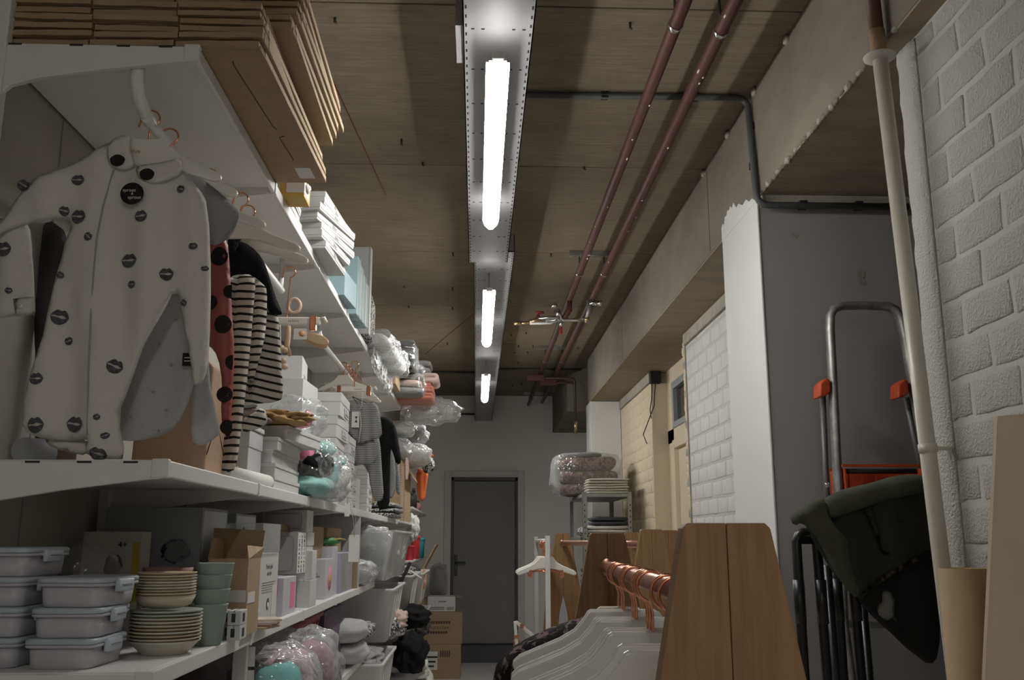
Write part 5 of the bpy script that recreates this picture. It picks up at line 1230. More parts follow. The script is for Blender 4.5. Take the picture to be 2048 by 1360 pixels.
MB().blob((-.735, 4.55, ZL+.238), (.19, .40, .05), 12, .1, 2, 3).build('pouch', mat('leaf_green', (.05, .26, .07), .6), gb)
MB().tube([(-.64, 4.37, ZL+.245), (-.638, 4.55, ZL+.25), (-.64, 4.73, ZL+.245)], .004, 6).build('zip', 'mustard', gb)
tag(MB().box(-.652, -.612, 5.02, 5.04, ZL, ZL+.27).build('cardboard_sheet', 'kraft', bevel=.002), 'brown cardboard panel standing before the white divider', 'cardboard')
tag(MB().box(-.90, -.608, 5.06, 5.075, ZL, ZL+.365).build('white_divider', 'card_white_b', bevel=.002), 'white divider board across the lower shelf', 'board')
carton('book_pile', 'small pile of white books under the acetate box', 'books', -.70, -.620, 2.74, 2.835, ZL, ZL+.045, 'card_white_b', lid=.01)
# ================================================================== bins and heaps towards the far end
mat('bin_white', (.62, .62, .61), .45, spec=.4)
plastic_film('bin_clear', (.75, .76, .76), a=.5, bump=.05, bs=3., rough=.2)
def tub(name, label, x0, x1, y0, y1, z0, z1, m, grp, taper=.03, cat='bin'):
    cx, cy = (x0+x1)/2, (y0+y1)/2; hx, hy = (x1-x0)/2, (y1-y0)/2
    t = thing(name, label, cat, (cx, cy, z0), grp)
    b = MB(); lv = [(hx-taper-.004, hy-taper-.004, z0+.004), (hx-taper-.004, hy-taper-.004, z0+.004)]
    out = [(hx-taper, hy-taper, z0), (hx-.004, hy-.004, z1-.02), (hx, hy, z1-.018), (hx+.008, hy+.008, z1-.016), (hx+.008, hy+.008, z1), (hx-.003, hy-.003, z1), (hx-.006, hy-.006, z1-.02), (hx-taper-.003, hy-taper-.003, z0+.004)]
    rr_loft(b, cx, cy, out, .03)
    b.build('shell', m, t)
    for s in (-.5, -.17, .17, .5):
        MB().prism([(x1-taper+.001, z0+.02), (x1-.004, z1-.03), (x1+.004, z1-.03), (x1-taper+.007, z0+.02)], cy+hy*s-.006, cy+hy*s+.006, 1).build('rib', m, t)
    return t
def heap(label, cat, c, size, m, seed, name='garment', amp=.3, fr=3., flat=True, ridged=False):
    return tag(MB().blob(c, size, seed, amp, fr, 4, .1, ridged, flat).build(name, m), label, cat)
tub('clear_bin', 'large clear bin full of wrapped grey clothes after divider', -.92, -.47, 5.55, 7.0, ZL+.015, ZL+.30, 'bin_clear', 'clear storage bins', .05)
for k, (c_, s_, m) in enumerate([((-.68, 5.75, ZL+.20), (.34, .36, .26), 'grey_marl'), ((-.66, 6.15, ZL+.19), (.34, .40, .24), 'wool_grey'), ((-.66, 6.6, ZL+.18), (.34, .42, .22), 'grey_marl')]):
    bagged('grey clothing in crinkled plastic inside the clear bin, '+['nearest', 'middle', 'farthest'][k], c_, s_, [('clothing', (0, 0, -.01), (s_[0]*.85, s_[1]*.85, s_[2]*.8), m)], 110+k, 'film_heavy', amp=.22)
bagged('silvery crinkled bag lying on the shelf before the clear bin', (-.645, 5.33, ZL+.07), (.20, .36, .13), [('clothing', (0, 0, -.01), (.16, .3, .09), 'grey_marl')], 118, 'film_heavy')
tub('white_bin', 'white bin with ribs hanging below the clear bin', -.90, -.50, 5.9, 6.85, ZL-.36, ZL-.045, 'bin_white', 'white ribbed bins', .04)
tub('white_bin', 'white bin of papers and black straps, right of the ribbed bin', -.90, -.46, 7.02, 8.0, 1.014, 1.30, 'bin_white', 'white ribbed bins', .04)
tub('white_bin', 'white bin with pink cloth, at the far shelf end', -.90, -.44, 8.1, 9.1, 1.014, 1.28, 'bin_white', 'white ribbed bins', .04)
tub('white_bin', 'white bin low down holding grey sweaters with price tag', -.92, -.50, 5.3, 6.2, .505, .90, 'bin_white', 'white ribbed bins', .05)
tub('white_bin', 'white bin low down under black clothes, farther one', -.92, -.46, 7.6, 8.5, .655, .90, 'bin_white', 'white ribbed bins', .05)
tub('clear_bin', 'clear bin low down with papers near the brown boxes', -.92, -.44, 8.6, 9.5, .655, .93, 'bin_clear', 'clear storage bins', .05)
heap('crumpled printed papers sticking out of the white bin', 'papers', (-.66, 7.5, 1.29), (.36, .8, .16), 'bw_print', 121, 'paper_heap', .35, 4)
tag(MB().box(-.52, -.50, 6.98, 7.10, 1.23, 1.40, rot('Y', 24)).build('dark_strip', 'ink', bevel=.002), 'black strip leaning out of the white paper bin', 'strip')
tag(MB().box(-.50, -.40, 7.3, 7.34, 1.29, 1.30, rot('Y', 32)).build('paper_strip', 'paper', bevel=.002), 'stiff white paper strip lying across the white paper bin', 'paper')
heap('dark wrapped item in the far white bin', 'garment', (-.66, 8.5, 1.28), (.34, .6, .14), 'wool_dark', 122)
heap('peach cloth hanging over the far white bin rim', 'cloth', (-.45, 8.5, 1.22), (.035, .22, .17), 'peach', 123, 'cloth', .3, 3, False)
for k, (c_, s_, m, lb) in enumerate([((-.62, 6.4, .99), (.30, .6, .16), 'bw_print', 'printed black and white cloth bundle under the ribbed bin'), ((-.56, 6.55, 1.03), (.22, .34, .15), 'pale_pink', 'pale pink sweater in the bundle under the ribbed bin'), ((-.46, 7.2, 1.0), (.24, .6, .17), 'black_cloth', 'black sweater heap over the low white bin'), ((-.44, 6.72, .80), (.22, .46, .28), 'black_cloth', 'black garment drooping down to the low bin'), ((-.50, 7.9, .86), (.26, .6, .16), 'wool_dark', 'dark wool garment on the farther low bin'), ((-.56, 7.5, .62), (.34, .6, .22), 'grey_marl', 'grey printed shirts stacked under the low bins'), ((-.54, 8.2, .45), (.34, .6, .30), 'cotton_white', 'white folded shirts near the floor'), ((-.50, 8.6, .2), (.4, .7, .26), 'black_cloth', 'black clothes heap on the floor by the brown boxes')]):
    heap(lb, 'garment', c_, s_, m, 130+k, ridged=k in (0, 1))
for k in range(5):
    tag(MB().blob((-.47, 7.9+.04*k, .60-.055*k), (.16, .3, .06), 140+k, .15, 2, 3).build('folded_shirt', 'cotton_white' if k % 2 == 0 else 'grey_marl'), 'rolled pale shirt in the column by the floor, '+['topmost', 'second from the top', 'third from the top', 'fourth from the top', 'lowest'][k], 'shirt', 'rolled pale shirts by the floor')
# far pots and bottles
mat('pot_red', (.70, .05, .06), .4); mat('pot_blue', (.05, .40, .48), .4)
for x, y, h, m, lb in ((-.64, 9.3, .14, 'pot_red', 'small red pot on the far shelf, front one'), (-.62, 9.9, .24, 'pot_red', 'tall red bottle on the far shelf'), (-.60, 10.4, .22, 'pot_blue', 'turquoise pot on the far shelf')):
    t = thing('pot', lb, 'pot', (x, y, 1.36), 'bright pots on the far shelf')
    MB().lathe([(0, 1.36), (.040, 1.36), (.048, 1.362+h*.8), (.05, 1.362+h*.82), (0, 1.362+h*.82)], (x, y, 0), 18).build('body', m, t)
    MB().lathe([(0, 1.362+h*.82), (.052, 1.362+h*.82), (.052, 1.362+h*.95), (.02, 1.36+h), (0, 1.36+h)], (x, y, 0), 18).build('cap', m, t)
for k, (x, y, h, m) in enumerate(((-.64, 9.2, .15, 'ink'), (-.63, 9.6, .20, 'ink'), (-.62, 10.1, .1, 'dusty_pink'), (-.65, 10.6, .12, 'card_white'))):
    t = thing('bottle', ['short black bottle', 'tall black bottle', 'low pink jar', 'low white jar'][k]+' on the small far shelf', 'bottle', (x, y, 1.86), 'bottles on the small far shelf')
    MB().lathe([(0, 1.86), (.033, 1.86), (.035, 1.86+h*.6), (.014, 1.86+h*.75), (.014, 1.86+h*.8), (0, 1.86+h*.8)], (x, y, 0), 16).build('body', m, t)
    MB().lathe([(0, 1.86+h*.8), (.018, 1.86+h*.8), (.016, 1.86+h), (0, 1.86+h)], (x, y, 0), 14).build('cap', 'ink', t)
heap('white string bag tangle hanging at the far shelf', 'bag', (-.60, 9.15, 1.66), (.12, .2, .24), 'cotton_white', 151, 'string_bag', .4, 4, False)
# ================================================================== below the lower shelf
ZB = .72
bx_ = carton('black_box', 'black box with white lettered label under the lower shelf', 'box', -.90, -.66, 2.20, 2.58, ZB, ZB+.46, mat('black_card', (.03, .028, .028), .6), front=(.78, .98, .15, .8, 'label_paper'))
for i, ch in enumerate('b rag*'): text(ch, .04, (-.69, 2.198, ZB+.10+.055*i), R_FRONT @ rot('Z', 90), 'ink', bx_, depth=.0004)
bagged('grey padded pouch in plastic at the bottom left', (-.80, 2.08, ZB+.16), (.26, .20, .30), [('pouch', (0, 0, -.01), (.2, .15, .24), mat('pouch_grey', (.2, .2, .22), .6))], 160, 'film')
heap('fluffy pale pink cushion under the lower shelf', 'cushion', (-.76, 3.2, 1.14), (.30, .34, .17), mat('fluff_pink', (.40, .26, .27), .95, bump=.8, bs=90), 161, 'cushion', .3, 5)
heap('dull purple cushion behind the fluffy pink one', 'cushion', (-.84, 2.98, 1.15), (.22, .22, .17), mat('dull_purple', (.20, .13, .15), .95, bump=.6, bs=70), 162, 'cushion', .25, 4)
bagged('clear bag of small blue and white toys under the shelf', (-.76, 3.55, 1.10), (.26, .28, .26), [('toy', (.02, -.04, .04), (.09, .09, .09), 'pale_blue'), ('toy', (-.03, .04, .0), (.11, .1, .1), 'cotton_white'), ('toy', (.05, .02, -.05), (.1, .1, .1), 'pouch_grey')], 163, 'film')
carton('brown_carton', 'wide brown carton under the clear plush bags', 'carton', -.95, -.53, 2.72, 3.72, .502, .888, 'kraft')
bagged('big clear bag with turquoise and pink plush at the bottom', (-.64, 3.00, 1.065), (.36, .46, .355), [('turquoise_plush', (.07, -.10, .065), (.14, .16, .14), mat('turquoise', (.16, .52, .50), .7)), ('pink_plush', (.08, .06, .08), (.13, .13, .15), mat('plush_pink', (.50, .34, .40), .8)), ('grey_plush', (.09, .16, .04), (.13, .12, .20), 'wool_grey'), ('black_plush', (-.04, .0, .05), (.14, .18, .16), 'black_cloth'), ('pale_plush', (.0, -.05, -.1), (.2, .3, .12), 'pale_marl')], 165, 'film', amp=.16)
bagged('peaked clear bag with grey plush beside the turquoise one', (-.61, 3.46, 1.07), (.30, .40, .36), [('grey_plush', (.05, .04, .05), (.16, .18, .2), 'marl'), ('pink_plush', (.06, -.10, .06), (.14, .13, .17), 'plush_pink'), ('black_plush', (.08, .1, -.02), (.1, .1, .2), 'black_cloth')], 168, 'film', amp=.25)
bagged('loose clear bag draped in the dark under the purple cushion', (-.74, 2.86, .98), (.30, .30, .20), [('black_item', (0, 0, -.02), (.2, .2, .08), 'black_cloth')], 171, 'film')
tub('tote_box', 'red tote box in shadow under the lower shelf', -.92, -.66, 3.78, 4.25, 1.15, 1.25, mat('tote_red', (.22, .06, .06), .6), None, .02, 'box')
carton('toy_carton', 'dark purple toy carton with yellow print in shadow', 'carton', -.95, -.66, 4.3, 4.85, .935, 1.24, mat('deep_purple', (.10, .075, .12), .6), side=(.1, .9, .1, .9, mat('deep_purple_b', (.13, .09, .15), .6)))
for k in range(3):
    t = thing('food_tub', ['black tub with grey rim, upper', 'black tub with grey rim, lower', 'mint green tub with pale lid under the black tubs'][k], 'tub', (-.63, 4.25, [1.10, 1.03, .935][k]), 'stack of food tubs')
    z0, z1 = [(1.10, 1.165), (1.03, 1.095), (.931, 1.025)][k]; x_ = [-.69, -.69, -.675][k]
    rr_loft(MB(), x_, 4.22, [(.062, .10, z0), (.068, .107, z1-.02)], .03).build('body', 'ink' if k < 2 else mat('mint_green', (.14, .55, .29), .5), t)
    rr_loft(MB(), x_, 4.22, [(.068, .107, z1-.0199), (.074, .113, z1-.018), (.074, .113, z1-.004), (.070, .109, z1)], .03).build('lid', 'cup_grey' if k < 2 else 'bamboo_sage', t)
for k in range(2): heap(['grey plush cushion on the low white shelf, upper', 'grey plush cushion on the low white shelf, lower'][k], 'cushion', (-.66, 4.98+.05*k, [1.105, .995][k]), (.24, .40, .12), 'pale_marl', 180+k, 'cushion', .15, 2)
heap('grey sweaters filling the low white bin', 'sweater', (-.70, 5.7, .89), (.34, .7, .10), 'grey_marl', 183, 'sweater')
heap('striped scarf over the grey cushions', 'scarf', (-.60, 5.25, 1.08), (.12, .45, .08), 'bw_print', 184, 'scarf', .3, 3, False)
# ================================================================== boxes by the end door
for k, (x0, x1, y0, y1, z0, z1, m, lb) in enumerate([(-.60, -.165, 11.3, 11.75, 0, .38, 'kraft', 'brown shipping carton on the floor by the end door'), (-.59, -.15, 11.3, 11.75, .382, .735, 'kraft', 'brown shipping carton with printed lettering, second of the stack'), (-.555, -.235, 11.34, 11.66, .737, .905, 'card_white', 'open white fronted carton on top of the brown stack')]):
    t = carton('shipping_carton', lb, 'carton', x0, x1, y0, y1, z0, z1, m, bev=.004)
    if k == 0:
        MB().box(-.56, -.43, y0-.002, y0, .10, .30).build('shipping_label', 'label_paper', t)
        for q in range(6): MB().box(-.40+.02*q, -.39+.02*q, y0-.002, y0, .24, .31).build('bar_print', 'ink', t)
        for q in range(3): MB().box(-.55, -.47+.02*q, y0-.0035, y0-.002, .13+.05*q, .15+.05*q).build('text_line', 'ink', t)
    if k == 1:
        text('Rotterdam', .052, (-.42, y0-.001, .565), R_FRONT, 'kraft_dark', t)
        for q in range(9): MB().box(-.545+.029*q, -.522+.029*q, y0-.0012, y0, .605, .635).build('smudged_print', 'kraft_dark', t)
        for q in range(7): MB().box(-.52+.029*q, -.497+.029*q, y0-.0012, y0, .495, .525).build('smudged_print', 'kraft_dark', t)
    if k == 2:
        text('L', .04, (-.47, y0-.001, .85), R_FRONT, 'ink_grey', t)
        MB().box(-.43, -.34, y0-.0012, y0, .843, .857).build('smudged_print', 'ink_grey', t)
        for q in range(7): MB().box(-.33+.012*q, -.325+.012*q, y0-.002, y0, .755, .79).build('bar_print', 'ink', t)
        for q in range(2): MB().box(-.54, -.36, y0-.002, y0, .76+.02*q, .77+.02*q).build('text_line', 'ink_grey', t)
        MB().box(-.24, -.17, 11.34, 11.66, .895, .905).build('flap', 'kraft', t)
tag(MB().box(-.80, -.60, 11.0, 11.6, 0, .75).build('side_carton', 'kraft_light', bevel=.004), 'tall brown carton wedged left of the stacked shipping cartons', 'carton')
tc_ = thing('open_carton', 'brown carton with one flap raised high at the shelf end', 'carton', (-.6, 10.4, 0))
MB().box(-.95, -.56, 10.2, 10.75, 0, 1.24).build('body', 'kraft', tc_, bevel=.003)
MB().box(-.56, -.548, 10.2, 10.75, 1.23, 1.53, rot('Y', 28)).build('flap', 'kraft_light', tc_).location = (.06, 0, -.01)
bagged('wire basket like bag of grey items standing on the shipping cartons', (-.46, 12.2, 1.05), (.22, .25, .42), [('grey_items', (0, 0, 0), (.18, .2, .36), 'pouch_grey')], 190, 'film_heavy')
tag(MB().box(-.65, -.28, 12.02, 12.4, 0, .84).build('rear_carton', 'kraft', bevel=.004), 'brown carton behind the stacked shipping cartons by the door', 'carton')
# ================================================================== right side: pole, ladder, jacket, cardboard
po_ = thing('riser_pole', 'slender white painted riser pipe in front of the block wall', 'pipe', (1.22, 2.48, 0))
pt = [np.array((1.262, 2.48, .0)), np.array((1.172, 2.48, 2.93))]
MB().tube([pt[0], pt[1]], .0215, 16).build('pipe_run', mat('pole_white', (.60, .57, .50), .35, var=.1, vs=10), po_)
MB().lathe([(.022, -.012), (.03, -.008), (.045, -.004), (.046, .002), (.03, .006), (.022, .008)], (1.171, 2.48, 2.935), 26).build('flange', mat('flange_white', (.50, .48, .44), .6), po_)
MB().tube([(1.171, 2.48, 2.93), (1.169, 2.48, 3.02)], .0225, 14).build('sleeve', mat('hemp', (.28, .2, .12), .9, bump=.5, bs=60), po_)
MB().tube([(1.169, 2.48, 3.02), (1.158, 2.48, ZC)], .0205, 14).build('upper_pipe', mat('pipe_brown', (.085, .035, .02), .5), po_)
q = 1.79
MB().tube([(1.208, 2.48, q-.012), (1.207, 2.48, q+.012)], .0245, 14).build('clip', 'pole_white', po_)
MB().box(1.22, 1.272, 2.474, 2.486, q-.005, q+.005).build('clip_arm', 'pole_white', po_)
MB().tube([(1.262, 2.465, q-.03), (1.266, 2.478, q+.0)], .004, 6).build('clip_hook', 'pole_white', po_)
# stepladder leaning on the pier
la = thing('stepladder', 'paint splashed aluminium stepladder leaning against the grey pier', 'ladder', (1.5, 3.65, 0))
mat('alu_worn', (.40, .395, .385), .42, .6, col2=(.20, .19, .18), vs=22, spec=.5)
mat('orange_plastic', (.60, .085, .03), .45, var=.25, vs=20)
YL = 3.60
def LP(px, py, Y=YL): return AY(px, py, Y)
ring = [LP(1688, 1420), LP(1672, 1240), LP(1668, 1000), LP(1663, 800), LP(1659, 660), LP(1660, 632), LP(1668, 618), LP(1684, 612), LP(1730, 611), LP(1776, 613), LP(1790, 620), LP(1800, 638), LP(1806, 665), LP(1822, 780), LP(1850, 960), LP(1895, 1240), LP(1925, 1420)]
ring = [tuple(p) for p in ring]
ring[0] = (1.335, YL-.16, 0.02); ring[-1] = (1.80, YL-.16, .02)
rr_ = []
for i, p in enumerate(ring): rr_.append((p[0], p[1]-max(0, (2.46-p[2]))*.06, p[2]))
MB().tube(rr_, .017, 10, flat=1.5).build('front_frame', 'alu_worn', la)
for a, b in (((1645, 792), (1653, 985)), ((1812, 795), (1842, 935))):
    p, r2 = LP(*a, YL+.05), LP(*b, YL+.10)
    MB().tube([p, r2, (r2[0]+(r2[0]-p[0])*3, YL+.15, .02)], .013, 8).build('rear_leg', mat('alu_dark', (.16, .16, .165), .5, .5), la)
for x, y in ((1648, 776), (1804, 778)):
    c_ = LP(x, y, YL-.035)
    MB().prism([(c_[0]-.022, c_[2]-.036), (c_[0]+.008, c_[2]-.030), (c_[0]+.024, c_[2]-.012), (c_[0]+.022, c_[2]+.032), (c_[0]+.006, c_[2]+.038), (c_[0]-.016, c_[2]+.018)], c_[1]-.012, c_[1]+.07, 1).build('hinge_cap', 'orange_plastic', la, bevel=.006)
a_, b_ = LP(1683, 932, YL-.05), LP(1845, 975, YL-.05)
tr = MB().box(a_[0], b_[0], YL-.075, YL+.08, b_[2]-.10, b_[2]-.094).box(a_[0], b_[0], YL+.072, YL+.08, b_[2]-.10, a_[2]).box(a_[0], a_[0]+.008, YL-.075, YL+.08, b_[2]-.10, a_[2]-.01).box(b_[0]-.008, b_[0], YL-.075, YL+.08, b_[2]-.1, a_[2]-.01).build('tool_tray', 'orange_plastic', la, bevel=.002)
MB().box(a_[0]-.01, b_[0]+.01, YL-.085, YL-.075, a_[2]-.006, a_[2]+.004).build('tray_lip', 'orange_plastic', tr)
MB().tube([(a_[0]+.01, YL-.03, a_[2]-.018), (b_[0]-.01, YL-.03, a_[2]-.018)], .010, 8).build('tray_bar', 'ink', tr)
for k in range(5):
    x = a_[0]+.03+k*.053
    MB().prism([(x, a_[2]-.03), (x+.012, b_[2]-.09), (x-.002, b_[2]-.09)], YL-.04, YL-.03, 1).build('tray_rib', 'orange_plastic', tr)
MB().box(1.37, 1.80, YL-.10, YL-.02, 1.235, 1.262).build('step', 'alu_worn', la, bevel=.004)
MB().box(1.36, 1.82, YL-.12, YL-.03, .95, .977).build('step', 'alu_worn', la, bevel=.004)
MB().box(1.35, 1.83, YL-.14, YL-.04, .66, .687).build('step', 'alu_worn', la, bevel=.004)
MB().tube([LP(1654, 965, YL-.03), LP(1654, 975, YL-.03)], .008, 8).build('bolt', 'chrome', la)
# black folding stand with the jacket
mat('black_tube', (.012, .012, .013), .35, spec=.5)
for k, (pxa, pxb, Y, lb) in enumerate(((1592, 1630, 2.95, 'black tubular folding stand, left one under the olive jacket'), (1672, 1702, 3.05, 'black tubular folding stand, right one under the olive jacket'))):
    A = AY(pxa, 1052+70*k, Y); B = AY(pxb, 1056+70*k, Y); bot = 16
    t = thing('folding_stand', lb, 'stand', ((A[0]+B[0])/2, Y, 0), 'black folding stands')
    zt_ = A[2]-.02
    P = [(A[0]-.004, Y, 0.0), (A[0]-.002, Y, zt_-.03), (A[0]+.008, Y, zt_-.008), (A[0]+.02, Y, zt_), (B[0]-.02, Y, zt_), (B[0]-.008, Y, zt_-.008), (B[0]+.002, Y, zt_-.03), (B[0]+.02, Y, 0.0)]
    MB().tube(P, .0155, 12).build('frame', 'black_tube', t)
    for x in (A[0]-.003, B[0]+.006): MB().tube([(x, Y, 1.30), (x, Y, 1.43)], .0175, 12).build('collar', 'black_tube', t)
    MB().tube([(B[0]+.045, Y+.04, zt_-.10), (B[0]+.06, Y+.04, 0.0)], .0135, 10).build('rear_leg', 'black_tube', t)
    MB().box(A[0], B[0], Y-.006, Y+.006, .32, .35).build('cross_bar', 'black_tube', t)
    MB().prism([(A[0]+.012, zt_-.035), (B[0]-.008, zt_-.035), (B[0]-.008, zt_-.005), (A[0]+.012, zt_-.005)], Y-.008, Y+.008, 1).build('plate', 'black_tube', t)
YJ = 2.86
J = lambda L: [(1540+x/2.957, 900+y/2.957) for x, y in L]
jk = thing('olive_jacket', 'dark olive jacket thrown over the black folding stands', 'jacket', (1.15, YJ, 1.2))
mat('olive', (.085, .090, .066), .9, var=.25, vs=14, bump=.3, bs=120, spec=.2); mat('olive_dark', (.028, .029, .024), .9, bump=.3, bs=120); mat('lining', (.011, .0105, .010), .85)
cloth(jk, 'lining', J([(480, 820), (700, 700), (960, 560), (1045, 530), (1060, 680), (1035, 950), (1000, 1215), (935, 1275), (850, 1200), (700, 1080), (570, 940)]), YJ+.03, .02, 'lining', (.012, .12, .3), seed=51, smooth=1)
cloth(jk, 'body', J([(140, 400), (250, 320), (340, 285), (450, 240), (600, 205), (740, 170), (850, 160), (990, 170), (1035, 200), (1030, 260), (1045, 560), (960, 605), (830, 665), (700, 745), (540, 875), (528, 890), (440, 810), (380, 735), (330, 650), (250, 530), (215, 450)]), YJ-.01, .03, 'olive_dark', (.012, .13, .6), seed=52)
cloth(jk, 'sleeve', J([(118, 388), (180, 335), (260, 292), (330, 290), (345, 400), (410, 470), (470, 520), (480, 620), (540, 800), (530, 890), (445, 815), (400, 740), (330, 600), (235, 470), (190, 430), (140, 450)]), YJ-.045, .03, 'olive', (.010, .06, .8), seed=53, wrinkle=.008)
cloth(jk, 'collar', J([(312, 298), (345, 270), (450, 225), (600, 195), (740, 150), (850, 143), (960, 155), (1036, 195), (1028, 235), (920, 250), (760, 280), (560, 340), (420, 392), (358, 408), (330, 360)]), YJ-.06, .03, 'olive', (.006, .12, .3), seed=54, wrinkle=.006)
cloth(jk, 'pocket_flap', J([(552, 350), (600, 325), (640, 440), (665, 600), (720, 605), (690, 625), (650, 590), (600, 430)]), YJ-.052, .006, 'olive_dark', (.002, .1, .3), seed=55)
cloth(jk, 'hem_band', J([(540, 830), (700, 715), (860, 635), (950, 580), (958, 612), (860, 668), (705, 752), (545, 862)]), YJ-.046, .004, mat('olive_brown', (.055, .040, .022), .8), (.002, .1, .3), seed=56)
for x, y in ((595, 378), (775, 402)):
    MB().lathe([(0, -.002), (.009, -.002), (.009, .002), (0, .002)], AY(1540+x/2.957, 900+y/2.957, YJ-.062), 14, 1).build('button', 'olive_dark', jk)
cloth(jk, 'care_label', J([(670, 832), (710, 822), (745, 900), (741, 985), (757, 1018), (720, 995), (690, 1012), (645, 975), (630, 930), (665, 900)]), YJ-.005, .004, mat('label_grey', (.20, .195, .17), .8), (.004, .05, .3), seed=57, smooth=0)
# cardboard
tb = thing('card_tube', 'tall brown cardboard tube standing before the block wall', 'tube', (1.025, 2.0, 0))
MB().loft([[(1.025+math.cos(a)*r, 2.0+math.sin(a)*r, z) for a in np.linspace(0, 2*PI, 32, endpoint=False)] for r, z in ((.049, 0), (.049, 1.492), (.044, 1.492), (.044, 1.2))], cap=False).build('wall', mat('tube_brown', (.46, .33, .18), .75, var=.08, vs=20), tb)
MB().lathe([(0, 1.2), (.044, 1.2), (.044, 1.205), (0, 1.205)], (1.025, 2.0, 0), 24).build('plug', 'kraft_dark', tb)
a_, b_ = AY(1995, 832, 1.80), AY(1970, 1360, 1.80)
sh_ = thing('card_sheet', 'big flattened cardboard sheet leaning at the right edge', 'cardboard', (1.1, 1.8, 0))
MB().prism([(a_[0], a_[2]), (1.262, a_[2]+.02), (1.262, 0), (b_[0]-.06, 0), (b_[0], b_[2])], 1.80, 1.812, 1).build('front_panel', mat('card_beige', (.60, .50, .385), .8, var=.05, vs=8), sh_)
MB().prism([(a_[0]+.012, a_[2]-.03), (1.262, a_[2]-.01), (1.262, 0), (b_[0]-.04, 0), (b_[0]+.01, b_[2])], 1.8125, 1.83, 1).build('rear_panel', 'kraft', sh_)
# ================================================================== wooden A-frame racks with copper rods
mat('rack_wood', (.30, .178, .08), .55, col2=(.205, .115, .048), vs=7, stretch=(14, 3, .8), bump=.08, bs=120, spec=.3)
mat('rack_edge', (.36, .26, .17), .6, var=.2, vs=12)
def rack(xa, ya, xb, yb, zt, zr, label, w=.05, spread=.30, rodext=.0):
    dx, dy = xb-xa, yb-ya; L = math.hypot(dx, dy); ang = math.atan2(-dx, dy)
    t = thing('clothes_rack', label, 'clothes rack', (xa, ya, 0), 'wooden clothes racks with copper rods')
    for yy in (0, L):
        for s in (-1, 1):
            poly = [(xa+s*.0003, zt), (xa+s*(w-.006), zt), (xa+s*w, zt-.006), (xa+s*(w+.185*.36), zt-.36), (xa+s*spread, 0), (xa+s*(spread-.09), 0), (xa+s*.03, zt-.55), (xa+s*.0003, zt-.42)]
            if s < 0: poly = poly[::-1]
            lg = MB().prism(poly, ya+yy-.0175, ya+yy+.0175, 1).build('leg', 'rack_wood', t, bevel=.0015)
        MB().lathe([(0, -.004), (.024, -.004), (.024, .004), (0, .004)], (xa, ya+yy+(.021 if yy == 0 else -.021), zr), 18, 1).build('rod_socket', 'copper_rod', t)
    MB().tube([(xa, ya+.015-rodext, zr), (xa, ya+L-.015, zr)], .0175, 16).build('rod', 'copper_rod', t)
    MB().box(xa-.012, xa+.012, ya+.0175, ya+L-.0175, .25, .29).build('low_rail', 'rack_wood', t)
    t.rotation_euler = (0, 0, ang)
    return t
xA, yA, xB, yB = .286, 1.10, .372, 2.72
rack(xA, yA, xB, yB, 1.569, 1.475, 'big wooden A frame rack nearest the camera')
p3, pA = AY(1302, 1062, 4.3), AY(1125, 1066, 6.9)
rack(p3[0], 4.3, pA[0], 6.9, 1.597, 1.53, 'wooden A frame rack in the middle, reaching towards the end door', spread=.22)
p5, p6 = AY(1335, 1062, 5.0), AY(1264, 1066, 6.5)
rack(p5[0], 5.0, p6[0], 6.5, 1.60, 1.53, 'wooden A frame rack right of the middle one', spread=.22)
# hangers on the near rack
nm = ['first and nearest', 'second', 'third', 'fourth', 'fifth', 'sixth', 'seventh', 'eighth', 'ninth', 'last before the velvet garment']
ysr = [1.47, 1.56, 1.76, 1.80, 1.84, 2.02, 2.06, 2.10, 2.28, 2.33]
mat('hanger_gloss', (.64, .635, .61), .22, spec=.5)
for k, y in enumerate(ysr):
    x = xA+(xB-xA)*(y-yA)/(yB-yA); ang = -3.04+random.uniform(-4, 4)
    h_ = hanger(x, y, 1.388, 'white hanger on the nearest wooden rack, '+nm[k], 1.0, 'white hangers on the nearest rack', 1, .027, ang, .0525, wr=.0028, neck=.031, m='hanger_gloss')
hv = hanger(xA+(xB-xA)*(2.42-yA)/(yB-yA), 2.42, 1.388, 'white hanger inside the dark floral velvet garment', 1.0, 'white hangers on the nearest rack', 1, .027, -3, .0525, wr=.0026)
blotch('floral_velvet', (.012, .010, .011), (.17, .115, .115), 26, .56, .85, 2.)
vg = thing('velvet_garment', 'dark floral velvet garment on the nearest wooden rack', 'garment', (.25, 2.25, .7))
cloth(vg, 'body', [(1215, 1232), (1190, 1226), (1168, 1234), (1149, 1238), (1111, 1251), (1077, 1264), (1030, 1289), (1005, 1311), (989, 1338), (984, 1380), (984, 1560), (1300, 1560), (1330, 1300), (1280, 1240)], 2.42, .045, 'floral_velvet', (.012, .07, .8), seed=61, h=.014, wrinkle=.01, edge=.05)
# hangers on the middle rack's right neighbour
for k in range(3):
    hanger(p5[0]-.004*k, 5.12+.10*k, 1.445, 'white clip hanger on the right hand rack, '+['nearest', 'middle', 'farthest'][k], .8, 'white hangers on the right hand rack', 1, .027, -5, .0525, clips=True, wr=.004)
